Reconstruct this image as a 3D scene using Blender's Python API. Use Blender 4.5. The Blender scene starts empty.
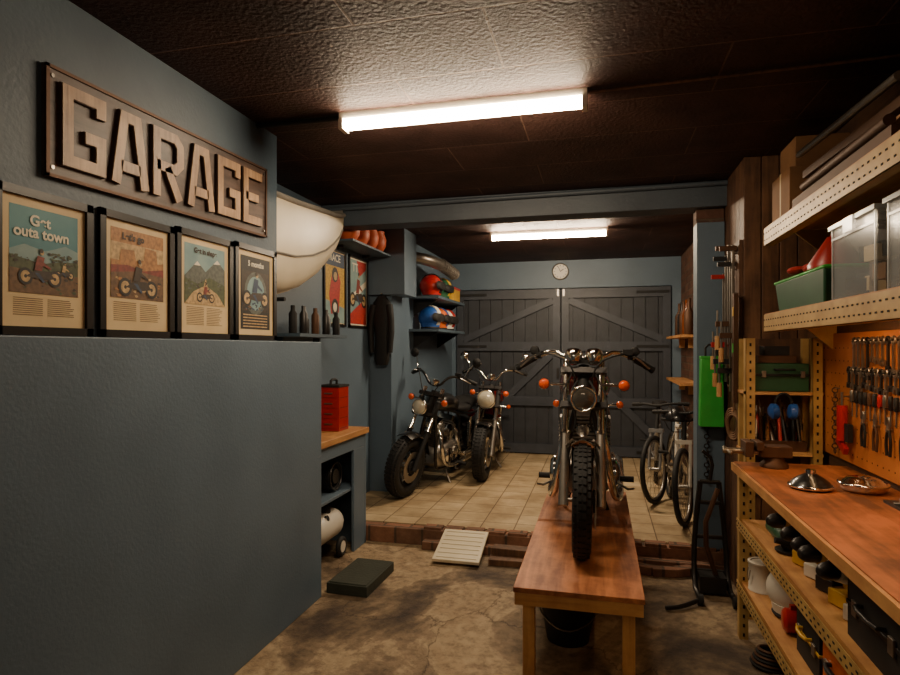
import bpy, math, random
from mathutils import Vector, Matrix
random.seed(7)
S=1.12
def C(r,g,b):
    f=lambda c:(c/255/12.92) if c/255<=.04045 else ((c/255+.055)/1.055)**2.4
    return (f(r),f(g),f(b),1)
# ---------------- materials
MC={}
def mat(name,c,rough=.5,metal=0,var=.2,scale=12,bump=0.0,bscale=60,c2=None,emit=0,alpha=None,spec=.5,coat=0,e0=.3,e1=.7):
    if name in MC: return MC[name]
    m=bpy.data.materials.new(name); m.use_nodes=True; nt=m.node_tree; n=nt.nodes; l=nt.links
    p=n['Principled BSDF']
    p.inputs['Roughness'].default_value=rough; p.inputs['Metallic'].default_value=metal
    p.inputs['Specular IOR Level'].default_value=spec
    p.inputs['Coat Weight'].default_value=coat
    tc=n.new('ShaderNodeTexCoord'); no=n.new('ShaderNodeTexNoise'); no.inputs['Scale'].default_value=scale; no.inputs['Detail'].default_value=6
    l.new(tc.outputs['Object'],no.inputs['Vector'])
    r=n.new('ShaderNodeValToRGB'); r.color_ramp.elements[0].position=e0; r.color_ramp.elements[1].position=e1
    if c2 is None: c2=tuple(x*(1-var) for x in c[:3])+(1,)
    r.color_ramp.elements[0].color=c2; r.color_ramp.elements[1].color=c
    l.new(no.outputs['Fac'],r.inputs['Fac']); l.new(r.outputs['Color'],p.inputs['Base Color'])
    if bump:
        n2=n.new('ShaderNodeTexNoise'); n2.inputs['Scale'].default_value=bscale; n2.inputs['Detail'].default_value=4
        l.new(tc.outputs['Object'],n2.inputs['Vector'])
        bp=n.new('ShaderNodeBump'); bp.inputs['Strength'].default_value=bump; bp.inputs['Distance'].default_value=.01
        l.new(n2.outputs['Fac'],bp.inputs['Height']); l.new(bp.outputs['Normal'],p.inputs['Normal'])
    if emit:
        p.inputs['Emission Color'].default_value=c; p.inputs['Emission Strength'].default_value=emit
    if alpha is not None:
        p.inputs['Alpha'].default_value=alpha
    MC[name]=m; return m
def wood(name,c1,c2,axis='Y',rough=.55,scale=3):
    if name in MC: return MC[name]
    m=bpy.data.materials.new(name); m.use_nodes=True; nt=m.node_tree; n=nt.nodes; l=nt.links
    p=n['Principled BSDF']; p.inputs['Roughness'].default_value=rough
    tc=n.new('ShaderNodeTexCoord'); mp=n.new('ShaderNodeMapping')
    sc={'X':(1,12,12),'Y':(12,1,12),'Z':(12,12,1)}[axis]; mp.inputs['Scale'].default_value=sc
    no=n.new('ShaderNodeTexNoise'); no.inputs['Scale'].default_value=scale; no.inputs['Detail'].default_value=8; no.inputs['Distortion'].default_value=.6
    n2=n.new('ShaderNodeTexNoise'); n2.inputs['Scale'].default_value=3.5; n2.inputs['Detail'].default_value=9; n2.inputs['Roughness'].default_value=.65
    l.new(tc.outputs['Object'],mp.inputs['Vector']); l.new(mp.outputs['Vector'],no.inputs['Vector']); l.new(tc.outputs['Object'],n2.inputs['Vector'])
    mx=n.new('ShaderNodeMath'); mx.operation='MULTIPLY_ADD'; mx.inputs[1].default_value=.4
    m3=n.new('ShaderNodeMath'); m3.operation='MULTIPLY'; m3.inputs[1].default_value=.6
    l.new(n2.outputs['Fac'],m3.inputs[0]); l.new(no.outputs['Fac'],mx.inputs[0]); l.new(m3.outputs[0],mx.inputs[2])
    r=n.new('ShaderNodeValToRGB'); r.color_ramp.elements[0].position=.4; r.color_ramp.elements[1].position=.6
    r.color_ramp.elements[0].color=c2; r.color_ramp.elements[1].color=c1
    l.new(mx.outputs[0],r.inputs['Fac']); l.new(r.outputs['Color'],p.inputs['Base Color'])
    bp=n.new('ShaderNodeBump'); bp.inputs['Strength'].default_value=.15; bp.inputs['Distance'].default_value=.005
    l.new(no.outputs['Fac'],bp.inputs['Height']); l.new(bp.outputs['Normal'],p.inputs['Normal'])
    MC[name]=m; return m
def brickmat(name,c1,c2,mortar,w,h,ms,offset=.5,rough=.7,bump=.5,noise=.5,axes='XY',nscale=5,c3=None,bs=30,spec=.5,bd=.01):
    if name in MC: return MC[name]
    m=bpy.data.materials.new(name); m.use_nodes=True; nt=m.node_tree; n=nt.nodes; l=nt.links
    p=n['Principled BSDF']; p.inputs['Roughness'].default_value=rough; p.inputs['Specular IOR Level'].default_value=spec
    tc=n.new('ShaderNodeTexCoord'); sp=n.new('ShaderNodeSeparateXYZ'); cb=n.new('ShaderNodeCombineXYZ')
    l.new(tc.outputs['Object'],sp.inputs[0]); l.new(sp.outputs[axes[0]],cb.inputs[0]); l.new(sp.outputs[axes[1]],cb.inputs[1])
    b=n.new('ShaderNodeTexBrick'); b.inputs['Color1'].default_value=c1; b.inputs['Color2'].default_value=c2; b.inputs['Mortar'].default_value=mortar
    b.inputs['Scale'].default_value=1; b.inputs['Brick Width'].default_value=w; b.inputs['Row Height'].default_value=h; b.inputs['Mortar Size'].default_value=ms
    b.offset=offset; b.inputs['Mortar Smooth'].default_value=.3
    l.new(cb.outputs[0],b.inputs['Vector'])
    no=n.new('ShaderNodeTexNoise'); no.inputs['Scale'].default_value=nscale; no.inputs['Detail'].default_value=10; no.inputs['Roughness'].default_value=.65
    l.new(tc.outputs['Object'],no.inputs['Vector'])
    r=n.new('ShaderNodeValToRGB'); r.color_ramp.elements[0].position=.35; r.color_ramp.elements[1].position=.65
    r.color_ramp.elements[0].color=c3 or (.3,.25,.22,1); r.color_ramp.elements[1].color=(1,1,1,1)
    l.new(no.outputs['Fac'],r.inputs['Fac'])
    mx=n.new('ShaderNodeMix'); mx.data_type='RGBA'; mx.blend_type='MULTIPLY'; mx.inputs['Factor'].default_value=noise
    l.new(b.outputs['Color'],mx.inputs['A']); l.new(r.outputs['Color'],mx.inputs['B']); l.new(mx.outputs['Result'],p.inputs['Base Color'])
    n2=n.new('ShaderNodeTexNoise'); n2.inputs['Scale'].default_value=bs; n2.inputs['Detail'].default_value=5
    l.new(tc.outputs['Object'],n2.inputs['Vector'])
    ad=n.new('ShaderNodeMath'); ad.operation='SUBTRACT'; l.new(n2.outputs['Fac'],ad.inputs[0]); l.new(b.outputs['Fac'],ad.inputs[1])
    bp=n.new('ShaderNodeBump'); bp.inputs['Strength'].default_value=bump; bp.inputs['Distance'].default_value=bd
    l.new(ad.outputs[0],bp.inputs['Height']); l.new(bp.outputs['Normal'],p.inputs['Normal'])
    MC[name]=m; return m
def concrete(name):
    m=bpy.data.materials.new(name); m.use_nodes=True; nt=m.node_tree; n=nt.nodes; l=nt.links
    p=n['Principled BSDF']; p.inputs['Roughness'].default_value=.7
    tc=n.new('ShaderNodeTexCoord')
    a=n.new('ShaderNodeTexNoise'); a.inputs['Scale'].default_value=1.1; a.inputs['Detail'].default_value=13; a.inputs['Roughness'].default_value=.62; a.inputs['Distortion'].default_value=.8
    r=n.new('ShaderNodeValToRGB'); e=r.color_ramp.elements
    e[0].position=.36; e[0].color=C(66,52,42); e[1].position=.66; e[1].color=C(208,188,154)
    k=e.new(.43); k.color=C(104,86,66); k=e.new(.495); k.color=C(146,124,98); k=e.new(.52); k.color=C(178,156,124); k=e.new(.58); k.color=C(158,134,104)
    l.new(tc.outputs['Object'],a.inputs['Vector']); l.new(a.outputs['Fac'],r.inputs['Fac'])
    s=n.new('ShaderNodeTexNoise'); s.inputs['Scale'].default_value=22; s.inputs['Detail'].default_value=9; s.inputs['Roughness'].default_value=.7
    l.new(tc.outputs['Object'],s.inputs['Vector'])
    r2=n.new('ShaderNodeValToRGB'); r2.color_ramp.elements[0].position=.36; r2.color_ramp.elements[1].position=.56; r2.color_ramp.elements[0].color=(.35,.32,.3,1); r2.color_ramp.elements[1].color=(1,1,1,1)
    l.new(s.outputs['Fac'],r2.inputs['Fac'])
    v=n.new('ShaderNodeTexVoronoi'); v.feature='DISTANCE_TO_EDGE'; v.inputs['Scale'].default_value=.9
    ds=n.new('ShaderNodeVectorMath'); ds.operation='ADD'
    l.new(tc.outputs['Object'],ds.inputs[0]); l.new(a.outputs['Color'],ds.inputs[1]); l.new(ds.outputs[0],v.inputs['Vector'])
    r3=n.new('ShaderNodeValToRGB'); r3.color_ramp.elements[0].position=0; r3.color_ramp.elements[1].position=.009; r3.color_ramp.elements[0].color=(.25,.2,.18,1); r3.color_ramp.elements[1].color=(1,1,1,1)
    l.new(v.outputs['Distance'],r3.inputs['Fac'])
    m1=n.new('ShaderNodeMix'); m1.data_type='RGBA'; m1.blend_type='MULTIPLY'; m1.inputs['Factor'].default_value=.65
    l.new(r.outputs['Color'],m1.inputs['A']); l.new(r2.outputs['Color'],m1.inputs['B'])
    m2=n.new('ShaderNodeMix'); m2.data_type='RGBA'; m2.blend_type='MULTIPLY'; m2.inputs['Factor'].default_value=.85
    l.new(m1.outputs['Result'],m2.inputs['A']); l.new(r3.outputs['Color'],m2.inputs['B']); l.new(m2.outputs['Result'],p.inputs['Base Color'])
    bp=n.new('ShaderNodeBump'); bp.inputs['Strength'].default_value=.5; bp.inputs['Distance'].default_value=.02
    ad=n.new('ShaderNodeMath'); ad.operation='ADD'; l.new(a.outputs['Fac'],ad.inputs[0]); l.new(s.outputs['Fac'],ad.inputs[1])
    l.new(ad.outputs[0],bp.inputs['Height']); l.new(bp.outputs['Normal'],p.inputs['Normal'])
    return m
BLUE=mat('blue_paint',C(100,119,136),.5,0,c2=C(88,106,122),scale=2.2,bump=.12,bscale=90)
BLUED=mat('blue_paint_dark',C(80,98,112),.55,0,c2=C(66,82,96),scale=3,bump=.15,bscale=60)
BEAM=mat('beam_paint',C(74,84,94),.5,0,c2=C(58,66,76),scale=3,bump=.2,bscale=40)
DOOR=mat('door_paint',C(52,56,64),.55,0,c2=C(40,44,50),scale=8,bump=.15,bscale=50)
DOORF=mat('door_frame_paint',C(64,69,79),.5,0,c2=C(52,57,65),scale=8,bump=.1)
CEIL=brickmat('ceiling_board',C(78,54,47),C(66,45,40),C(112,86,72),1.22,.41,.005,.35,.62,.8,.8,'XY',2.5,(.3,.26,.25,1),60,.22,.008)
CONC=concrete('old_concrete')
TILE=brickmat('floor_tile',C(214,192,154),C(190,168,132),C(124,102,78),.24,.24,.005,0,.55,.25,.8,'XY',3,(.42,.35,.28,1))
BRICK=brickmat('old_brick',C(118,80,62),C(92,62,50),C(100,82,68),.2,.07,.009,.5,.85,.8,.6,'XZ',9)
BRICKY=brickmat('old_brick_side',C(118,80,62),C(92,62,50),C(100,82,68),.2,.07,.009,.5,.85,.8,.6,'YZ',9)
BRICKT=brickmat('step_brick',C(160,112,86),C(130,96,76),C(100,82,68),.2,.09,.01,.5,.85,.6,.6,'XY',9)
PANEL=wood('dark_wood_panel',C(120,84,58),C(72,48,34),'Z',.6)
PANELY=wood('dark_wood_panel_y',C(104,74,52),C(62,43,31),'Y',.6)
PLY=wood('plywood_table',C(208,138,92),C(134,78,50),'Y',.55,2.2)
BENCH=wood('bench_wood',C(184,108,60),C(104,60,36),'Y',.5,2)
PINE=wood('pine',C(204,152,92),C(164,110,64),'Y')
PINEZ=wood('pine_z',C(220,172,112),C(176,124,76),'Z')
PINEX=wood('pine_x',C(228,180,118),C(186,132,82),'X')
PEG=mat('pegboard_panel',C(200,122,56),.6,0,c2=C(168,98,42),scale=4)
ANGLE=mat('slotted_angle',C(200,164,102),.45,.1,c2=C(168,132,78),scale=10)
HOLE=mat('hole_dark',C(30,22,16),.8)
BLACK=mat('black_paint',C(16,16,18),.3,0,coat=.4)
BLKM=mat('black_matte',C(24,24,25),.7)
RUB=mat('tyre_rubber',C(30,30,31),.7,bump=.2)
GUN=mat('gunmetal',C(64,62,62),.4,.7)
CHR=mat('chrome',C(232,228,220),.12,1,var=.05)
ALU=mat('cast_aluminium',C(168,162,154),.36,.9)
STEEL=mat('steel',C(158,150,140),.35,.9)
RUST=mat('dark_rust',C(96,68,50),.6,.5)
MAROON=mat('maroon_tank',C(110,24,18),.2,.2,coat=.8)
REDP=mat('red_plastic',C(180,32,26),.35,0)
ORG=mat('orange_lens',C(240,92,28),.22,0,var=.05,coat=.5)
ORGP=mat('orange_paint',C(214,100,30),.4)
GREEN=mat('green_plastic',C(56,176,64),.4)
GRND=mat('dark_green',C(34,86,56),.45)
BLUEP=mat('blue_plastic',C(36,88,170),.4)
YEL=mat('yellow_plastic',C(214,166,52),.45)
WHT=mat('white_plastic',C(222,216,202),.4,var=.06)
CREAM=mat('cream_paint',C(240,228,202),.4,0,c2=C(222,208,178),scale=3)
GREYW=mat('grey_deck',C(150,146,138),.45,0)
CLEAR=mat('clear_plastic',C(215,222,225),.15,0,alpha=.2)
CLEARE=mat('clear_plastic_edge',C(225,230,232),.2,0,alpha=.5)
LENS=mat('headlight_lens',C(235,228,205),.12,.3,var=.05)
DLENS=mat('smoked_headlight_lens',C(110,104,96),.08,.6,var=.1,coat=.8)
PAPER=mat('cream_paper',C(226,202,156),.6,0,c2=C(206,180,134),scale=6)
CARD=mat('cardboard',C(156,112,72),.8,0,c2=C(126,88,56),scale=5)
def glow(nm,st,c=(1,.78,.53,1)):
    m=bpy.data.materials.new(nm); m.use_nodes=True
    p=m.node_tree.nodes['Principled BSDF']; p.inputs['Base Color'].default_value=(.9,.9,.85,1)
    p.inputs['Emission Color'].default_value=c; p.inputs['Emission Strength'].default_value=st; return m
EMIT=glow('tube_glow',108); EMIT2=glow('tube_glow_rear',205); EMIT3=glow('fill_tube_glow',20)  # EMIT3 is weak glow for the fill tube added behind the camera
# ---------------- builder
def V(*a): return Vector(a)
class B:
    def __init__(s,name): s.name=name; s.v=[]; s.f=[]; s.mi=[]; s.sm=[]; s.mats=[]; s.M=Matrix.Identity(4)
    def m(s,mt):
        if mt not in s.mats: s.mats.append(mt)
        return s.mats.index(mt)
    def add(s,vs,fs,mt,smooth=False):
        o=len(s.v); s.v+= [s.M@Vector(p) for p in vs]; k=s.m(mt)
        for f in fs: s.f.append([i+o for i in f]); s.mi.append(k); s.sm.append(smooth)
    def box(s,c,d,mt,rot=None,taper=1):
        hx,hy,hz=d[0]/2,d[1]/2,d[2]/2
        R=rot if rot is not None else Matrix.Identity(3)
        vs=[]
        for z in(-1,1):
            k=taper if z>0 else 1
            for x,y in((-1,-1),(1,-1),(1,1),(-1,1)): vs.append(R@V(x*hx*k,y*hy*k,z*hz)+Vector(c))
        s.add(vs,[(0,3,2,1),(4,5,6,7),(0,1,5,4),(1,2,6,5),(2,3,7,6),(3,0,4,7)],mt)
    def bx(s,x0,x1,y0,y1,z0,z1,mt): s.box(((x0+x1)/2,(y0+y1)/2,(z0+z1)/2),(abs(x1-x0),abs(y1-y0),abs(z1-z0)),mt)
    def frame(s,d):
        d=Vector(d).normalized(); a=V(0,0,1) if abs(d.z)<.9 else V(1,0,0)
        u=d.cross(a).normalized(); w=d.cross(u).normalized(); return d,u,w
    def lathe(s,o,d,prof,mt,seg=20,smooth=True):
        o=Vector(o); d,u,w=s.frame(d); vs=[];fs=[]
        for r,h in prof:
            for i in range(seg):
                a=2*math.pi*i/seg; vs.append(o+d*h+(u*math.cos(a)+w*math.sin(a))*max(r,1e-4))
        for j in range(len(prof)-1):
            for i in range(seg):
                k=(i+1)%seg; fs.append((j*seg+i,j*seg+k,(j+1)*seg+k,(j+1)*seg+i))
        n=len(prof)-1
        if prof[0][0]>2e-4: fs.append(tuple(range(seg))[::-1])
        if prof[n][0]>2e-4: fs.append(tuple(n*seg+i for i in range(seg)))
        s.add(vs,fs,mt,smooth)
    def cyl(s,a,b,r,mt,seg=14,r2=None):
        a=Vector(a);b=Vector(b); L=(b-a).length
        if L<1e-6:return
        s.lathe(a,b-a,[(r,0),(r if r2 is None else r2,L)],mt,seg)
    def tube(s,pts,r,mt,seg=10,smoothn=0):
        P=[Vector(p) for p in pts]
        for _ in range(smoothn):
            Q=[P[0]]
            for i in range(len(P)-1):
                Q.append(P[i]*.75+P[i+1]*.25); Q.append(P[i]*.25+P[i+1]*.75)
            Q.append(P[-1]); P=Q
        T=[]
        for i in range(len(P)):
            a=P[max(i-1,0)]; b=P[min(i+1,len(P)-1)]; T.append((b-a).normalized())
        _,u,_w=s.frame(T[0]); vs=[];fs=[]
        for i,p in enumerate(P):
            u=(u-T[i]*u.dot(T[i])).normalized(); w=T[i].cross(u)
            rr=r[i*len(r)//len(P)] if isinstance(r,(list,tuple)) else r
            for k in range(seg):
                a=2*math.pi*k/seg; vs.append(p+(u*math.cos(a)+w*math.sin(a))*rr)
        for i in range(len(P)-1):
            for k in range(seg):
                q=(k+1)%seg; fs.append((i*seg+k,i*seg+q,(i+1)*seg+q,(i+1)*seg+k))
        fs.append(tuple(range(seg))); fs.append(tuple((len(P)-1)*seg+k for k in range(seg)))
        s.add(vs,fs,mt,True)
    def torus(s,c,d,R,r,mt,seg=36,rs=12,rw=None):
        c=Vector(c); d,u,w=s.frame(d); rw=rw or r; vs=[];fs=[]
        for i in range(seg):
            a=2*math.pi*i/seg; e=u*math.cos(a)+w*math.sin(a)
            for j in range(rs):
                t=2*math.pi*j/rs; vs.append(c+e*(R+r*math.cos(t))+d*(rw*math.sin(t)))
        for i in range(seg):
            for j in range(rs):
                i2=(i+1)%seg;j2=(j+1)%rs; fs.append((i*rs+j,i2*rs+j,i2*rs+j2,i*rs+j2))
        s.add(vs,fs,mt,True)
    def sph(s,c,r,mt,seg=16,rings=10,z0=-1,z1=1):
        if not isinstance(r,(tuple,list)): r=(r,r,r)
        vs=[];fs=[]; a0=math.asin(z0);a1=math.asin(z1)
        for j in range(rings+1):
            t=a0+(a1-a0)*j/rings
            for i in range(seg):
                a=2*math.pi*i/seg; vs.append(Vector(c)+V(r[0]*math.cos(t)*math.cos(a),r[1]*math.cos(t)*math.sin(a),r[2]*math.sin(t)))
        for j in range(rings):
            for i in range(seg):
                k=(i+1)%seg; fs.append((j*seg+i,j*seg+k,(j+1)*seg+k,(j+1)*seg+i))
        fs.append(tuple(range(seg))[::-1]); fs.append(tuple(rings*seg+i for i in range(seg)))
        s.add(vs,fs,mt,True)
    def loft(s,secs,mt,n=18,ax='y'):
        vs=[];fs=[]
        for (y,cx,cz,w,h,p) in secs:
            for i in range(n):
                a=2*math.pi*i/n; ca,sa=math.cos(a),math.sin(a)
                x=cx+w*math.copysign(abs(ca)**(2/p),ca); z=cz+h*math.copysign(abs(sa)**(2/p),sa)
                vs.append(V(x,y,z) if ax=='y' else (V(y,x,z) if ax=='x' else V(x,z,y)))
        for j in range(len(secs)-1):
            for i in range(n):
                k=(i+1)%n; fs.append((j*n+i,j*n+k,(j+1)*n+k,(j+1)*n+i))
        fs.append(tuple(range(n))); fs.append(tuple((len(secs)-1)*n+i for i in range(n)))
        s.add(vs,fs,mt,True)
    def fender(s,c,R,w,a0,a1,mt,n=18,drop=.03):
        vs=[];fs=[]; m=7
        for t in(0,1):
            for i in range(n+1):
                a=a0+(a1-a0)*i/n
                for j in range(m):
                    q=-1+2*j/(m-1); rr=R-drop*q*q-(.004*t)
                    vs.append(Vector(c)+V(w/2*q,-rr*math.cos(a),rr*math.sin(a)))
        N=(n+1)*m
        for t in(0,1):
            for i in range(n):
                for j in range(m-1):
                    o=t*N+i*m+j; fs.append((o,o+1,o+m+1,o+m))
        for i in range(n):
            for j in(0,m-1):
                o=i*m+j; fs.append((o,o+m,N+o+m,N+o))
        for i in(0,n):
            for j in range(m-1):
                o=i*m+j; fs.append((o,o+1,N+o+1,N+o))
        s.add(vs,fs,mt,True)
    def prism(s,pts,f0,f1,mt):
        n=len(pts); vs=[f0(*p) for p in pts]+[f1(*p) for p in pts]
        fs=[tuple(range(n)),tuple(range(n,2*n))]+[(i,(i+1)%n,n+(i+1)%n,n+i) for i in range(n)]
        s.add(vs,fs,mt)
    def stroke(s,pl,w,f0,f1,mt):
        P=[Vector((a,b)) for a,b in pl]; L=[];R=[]
        for i,p in enumerate(P):
            if i==0: d=(P[1]-P[0]).normalized(); nrm=V2(-d.y,d.x); k=1
            elif i==len(P)-1: d=(P[i]-P[i-1]).normalized(); nrm=V2(-d.y,d.x); k=1
            else:
                d1=(P[i]-P[i-1]).normalized(); d2=(P[i+1]-P[i]).normalized()
                n1=V2(-d1.y,d1.x);n2=V2(-d2.y,d2.x); nrm=(n1+n2).normalized(); k=1/max(.35,nrm.dot(n1))
            L.append(p+nrm*w/2*k); R.append(p-nrm*w/2*k)
        for i in range(len(P)-1):
            s.prism([tuple(L[i]),tuple(L[i+1]),tuple(R[i+1]),tuple(R[i])],f0,f1,mt)
    def shift(s,d,i0=0):
        for i in range(i0,len(s.v)): s.v[i]=s.v[i]+d
    def done(s,origin=True,matrix=None,bevel=0):
        me=bpy.data.meshes.new(s.name)
        o=V(0,0,0)
        if origin:
            xs=[p.x for p in s.v];ys=[p.y for p in s.v];zs=[p.z for p in s.v]
            o=V((min(xs)+max(xs))/2,(min(ys)+max(ys))/2,min(zs))
        me.from_pydata([p-o for p in s.v],[],s.f)
        for m_ in s.mats: me.materials.append(m_)
        me.polygons.foreach_set('material_index',s.mi); me.polygons.foreach_set('use_smooth',s.sm)
        import bmesh
        bm=bmesh.new(); bm.from_mesh(me); bmesh.ops.recalc_face_normals(bm,faces=bm.faces); bm.to_mesh(me); bm.free()
        me.set_sharp_from_angle(angle=math.radians(45))
        ob=bpy.data.objects.new(s.name,me); bpy.context.collection.objects.link(ob)
        if matrix is not None: ob.matrix_world=matrix
        else: ob.location=o
        if bevel:
            md=ob.modifiers.new('bevel','BEVEL'); md.width=bevel; md.segments=2; md.limit_method='ANGLE'; md.angle_limit=math.radians(50)
        return ob
def V2(a,b): return Vector((a,b))
def RZ(a): return Matrix.Rotation(a,3,'Z')
def RX(a): return Matrix.Rotation(a,3,'X')
def RY(a): return Matrix.Rotation(a,3,'Y')
def simple(name,x0,x1,y0,y1,z0,z1,mt,bevel=0):
    b=B(name); b.bx(x0,x1,y0,y1,z0,z1,mt); return b.done(bevel=bevel)
# ---------------- room shell
ZC=2.45; ZB=.12; YB=7.3
simple('floor',-2.1,1.4,-1.3,4.1,-.1,0,CONC)
simple('floor_tiled',-2.1,1.4,4.18,YB+.1,-.1,ZB,TILE)
b=B('trim_brick_step'); b.bx(-2.0,.95,4.08,4.18,0,ZB-.008,BRICKT); b.bx(-1.2,.95,3.99,4.08,0,.055,BRICKT)
for i in range(14):
    x=-1.15+i*.15; b.box((x,4.13,ZB-.004),(.13,.085,.03),BRICKT,RZ(random.uniform(-.06,.06)))
for x,y,a in((-.2,3.93,.4),(.25,3.92,-.3),(.38,3.9,.1),(.5,3.94,.5)): b.box((x,y,.025),(.14,.07,.05),BRICKT,RZ(a))
b.done(bevel=.004)
simple('ceiling',-2.1,1.4,-1.3,YB+.1,ZC,ZC+.1,CEIL)
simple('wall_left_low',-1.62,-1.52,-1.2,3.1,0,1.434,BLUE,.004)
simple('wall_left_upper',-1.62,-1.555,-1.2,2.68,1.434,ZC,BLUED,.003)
simple('wall_left_outer',-2.1,-2.0,-1.2,5.05,0,ZC,BLUE)
simple('wall_left_rear',-2.1,-1.8,5.05,YB,ZB,ZC,BLUE)
b=B('wall_back'); XL,XR,XM=-1.733,.79,-.453; ZD=2.11
b.bx(-2.1,XL-.01,YB,YB+.1,ZB,ZC,BLUE); b.bx(XR+.01,1.3,YB,YB+.1,ZB,ZC,BLUE); b.bx(XL-.01,XR+.01,YB,YB+.1,ZD+.01,ZC,BLUE); b.done()
simple('wall_right_rear',.9,1.3,4.25,YB,ZB,ZC,BRICKY)
simple('wall_right',1.12,1.3,-1.2,3.6,0,ZC,PANELY)
b=B('wall_right_pier'); b.bx(.79,1.3,3.62,4.25,0,ZC,PANEL)
for i in range(4): b.bx(.77+i*.09,.77+i*.09+.084,3.6,3.62,0,ZC,PANEL)
for i in range(6): b.bx(.77,.79,3.62+i*.105,3.62+i*.105+.1,0,ZC,PANEL)
b.done(bevel=.002)
simple('wall_front',-2.0,1.12,-1.3,-1.2,0,ZC,BLUED)
b=B('trim_blue_pillar'); b.bx(.6,.765,4.1,4.25,ZB,2.2,BLUE); b.bx(.6,.765,4.12,4.25,2.2,2.29,BRICK); b.done(bevel=.003)
b=B('trim_ceiling_beam'); b.bx(-2.0,.9,4.06,4.25,2.29,ZC,BEAM); b.cyl((-2.0,4.04,2.41),(.77,4.04,2.43),.016,BEAM); b.done(bevel=.003)
b=B('trim_duct_box'); b.bx(-2.0,-1.66,5.0,5.35,1.87,ZC,BLUE); b.done(bevel=.004)
# garage doors
def door(name,x0,x1,flip):
    b=B(name); n=9; w=(x1-x0)/n
    for i in range(n): b.bx(x0+i*w+.004,x0+(i+1)*w-.004,YB+.0,YB+.05,ZB+.01,ZD,DOOR)
    b.bx(x0,x1,YB+.02,YB+.04,ZB+.01,ZD,DOOR)
    f=.09; y0,y1=YB-.035,YB+.0
    b.bx(x0+.005,x0+f,y0,y1,ZB+.01,ZD,DOORF); b.bx(x1-f,x1-.005,y0,y1,ZB+.01,ZD,DOORF)
    zs=[ZB+.07,.76,1.42,ZD-.06]
    for z in zs: b.bx(x0+f,x1-f,y0,y1,z-.055,z+.055,DOORF)
    for k in (0,2):
        za,zb=zs[k]+.05,(zs[2] if k==0 else zs[3])-.05; xa,xb=x0+f,x1-f
        if flip: xa,xb=xb,xa
        f0=lambda a,c:V(a,y0+.004,c); f1=lambda a,c:V(a,y1,c)
        b.stroke([(xa,za+.03),(xb,zb-.03)],.08,f0,f1,DOORF)
    xi=x1-.03 if not flip else x0+.03
    b.box((xi,y0-.006,ZD-.05),(.02,.012,.08),ALU); b.box((xi,y0-.01,1.1),(.03,.02,.12),GUN)
    xo=x0 if not flip else x1; sgn=1 if not flip else -1
    for z in(zs[0],zs[3],1.42): b.box((xo+sgn*.2,y0-.005,z),(.36,.008,.03),BLKM)
    b.done()
door('door_1',XL,XM-.004,False); door('door_2',XM+.004,XR,True)
# ---------------- lights
def tubelight(x0,x1,y,nm,em):
    b=B(nm); b.bx(x0-.02,x1+.02,y-.03,y+.03,ZC-.03,ZC-.001,WHT)
    n=10; vs=[];fs=[]
    for x in(x0,x1):
        for i in range(n+1):
            a=math.pi*i/n; vs.append(V(x,y-.034*math.cos(a),ZC-.032-.04*math.sin(a)))
    for i in range(n): fs.append((i,i+1,n+2+i,n+1+i))
    b.add(vs,fs,em,True); b.bx(x0-.02,x0,y-.036,y+.036,ZC-.074,ZC-.03,WHT); b.bx(x1,x1+.02,y-.036,y+.036,ZC-.074,ZC-.03,WHT)
    b.done()
tubelight(-1.11,-.07,2.505,'added_fill_tube',EMIT); tubelight(-.95,.05,5.4,'added_fill_tube',EMIT2)
tubelight(-.6,.5,-.55,'added_fill_tube',EMIT3)  # unseen tube added behind the camera to brighten the foreground
b=B('ceiling_conduit'); b.cyl((-1.55,2.5,ZC-.015),(-1.135,2.5,ZC-.015),.012,BLKM); b.cyl((-.045,2.5,ZC-.012),(1.1,2.45,ZC-.012),.006,PANEL); b.done()
# wall clock
b=B('wall_clock'); c=V(-.46,YB-.001,2.315); b.lathe(c,(0,-1,0),[(.1,0),(.1,.03),(.088,.035),(.086,.022)],ALU,28)
b.lathe(c+V(0,-.022,0),(0,-1,0),[(.086,0),(.086,.003)],WHT,28)
for i in range(12):
    a=i*math.pi/6; b.box(c+V(.07*math.sin(a),-.027,.07*math.cos(a)),(.006,.003,.014),BLKM,RY(a))
b.box(c+V(.018,-.03,.012),(.007,.003,.05),BLKM,RY(1.0)); b.box(c+V(-.012,-.031,.028),(.005,.003,.065),BLKM,RY(-.4)); b.done()
# ---------------- GARAGE sign
SIGNW=wood('sign_board',C(100,80,70),C(58,46,42),'Y',.5); LET=wood('sign_letter',C(190,154,118),C(128,98,74),'Z',.5,4)
LETS=mat('sign_letter_side',C(78,58,46),.6)
b=B('garage_sign'); y0,y1=1.385,2.56
def mp(x):
    def f(a,c):
        y=y0+a*(y1-y0); z=1.895+.03*a+c*.325
        return V(x,y,z)
    return f
b.prism([(0,0),(1,0),(1,1),(0,1)],mp(-1.554),mp(-1.542),SIGNW)
for r in([(0,0),(1,0),(1,.03),(0,.03)],[(0,.97),(1,.97),(1,1),(0,1)],[(0,0),(.01,0),(.01,1),(0,1)],[(.99,0),(1,0),(1,1),(.99,1)]):
    b.prism(r,mp(-1.544),mp(-1.536),RUST)
for a in(.02,.98):
    for cc in(.09,.91): b.cyl(mp(-1.545)(a,cc),mp(-1.538)(a,cc),.006,STEEL,8)
G=[[(3.4,4.4),(3.4,5.5),(.55,5.5),(.55,.5),(3.4,.5),(3.4,2.6),(2.0,2.6)]]
A=[[(.5,0),(1.35,5.5),(2.65,5.5),(3.5,0)],[(1,1.5),(3,1.5)]]
R_=[[(.55,0),(.55,5.5),(2.8,5.5),(3.4,4.9),(3.4,3.3),(2.8,2.7),(.55,2.7)],[(1.8,2.7),(3.3,0)]]
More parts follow.
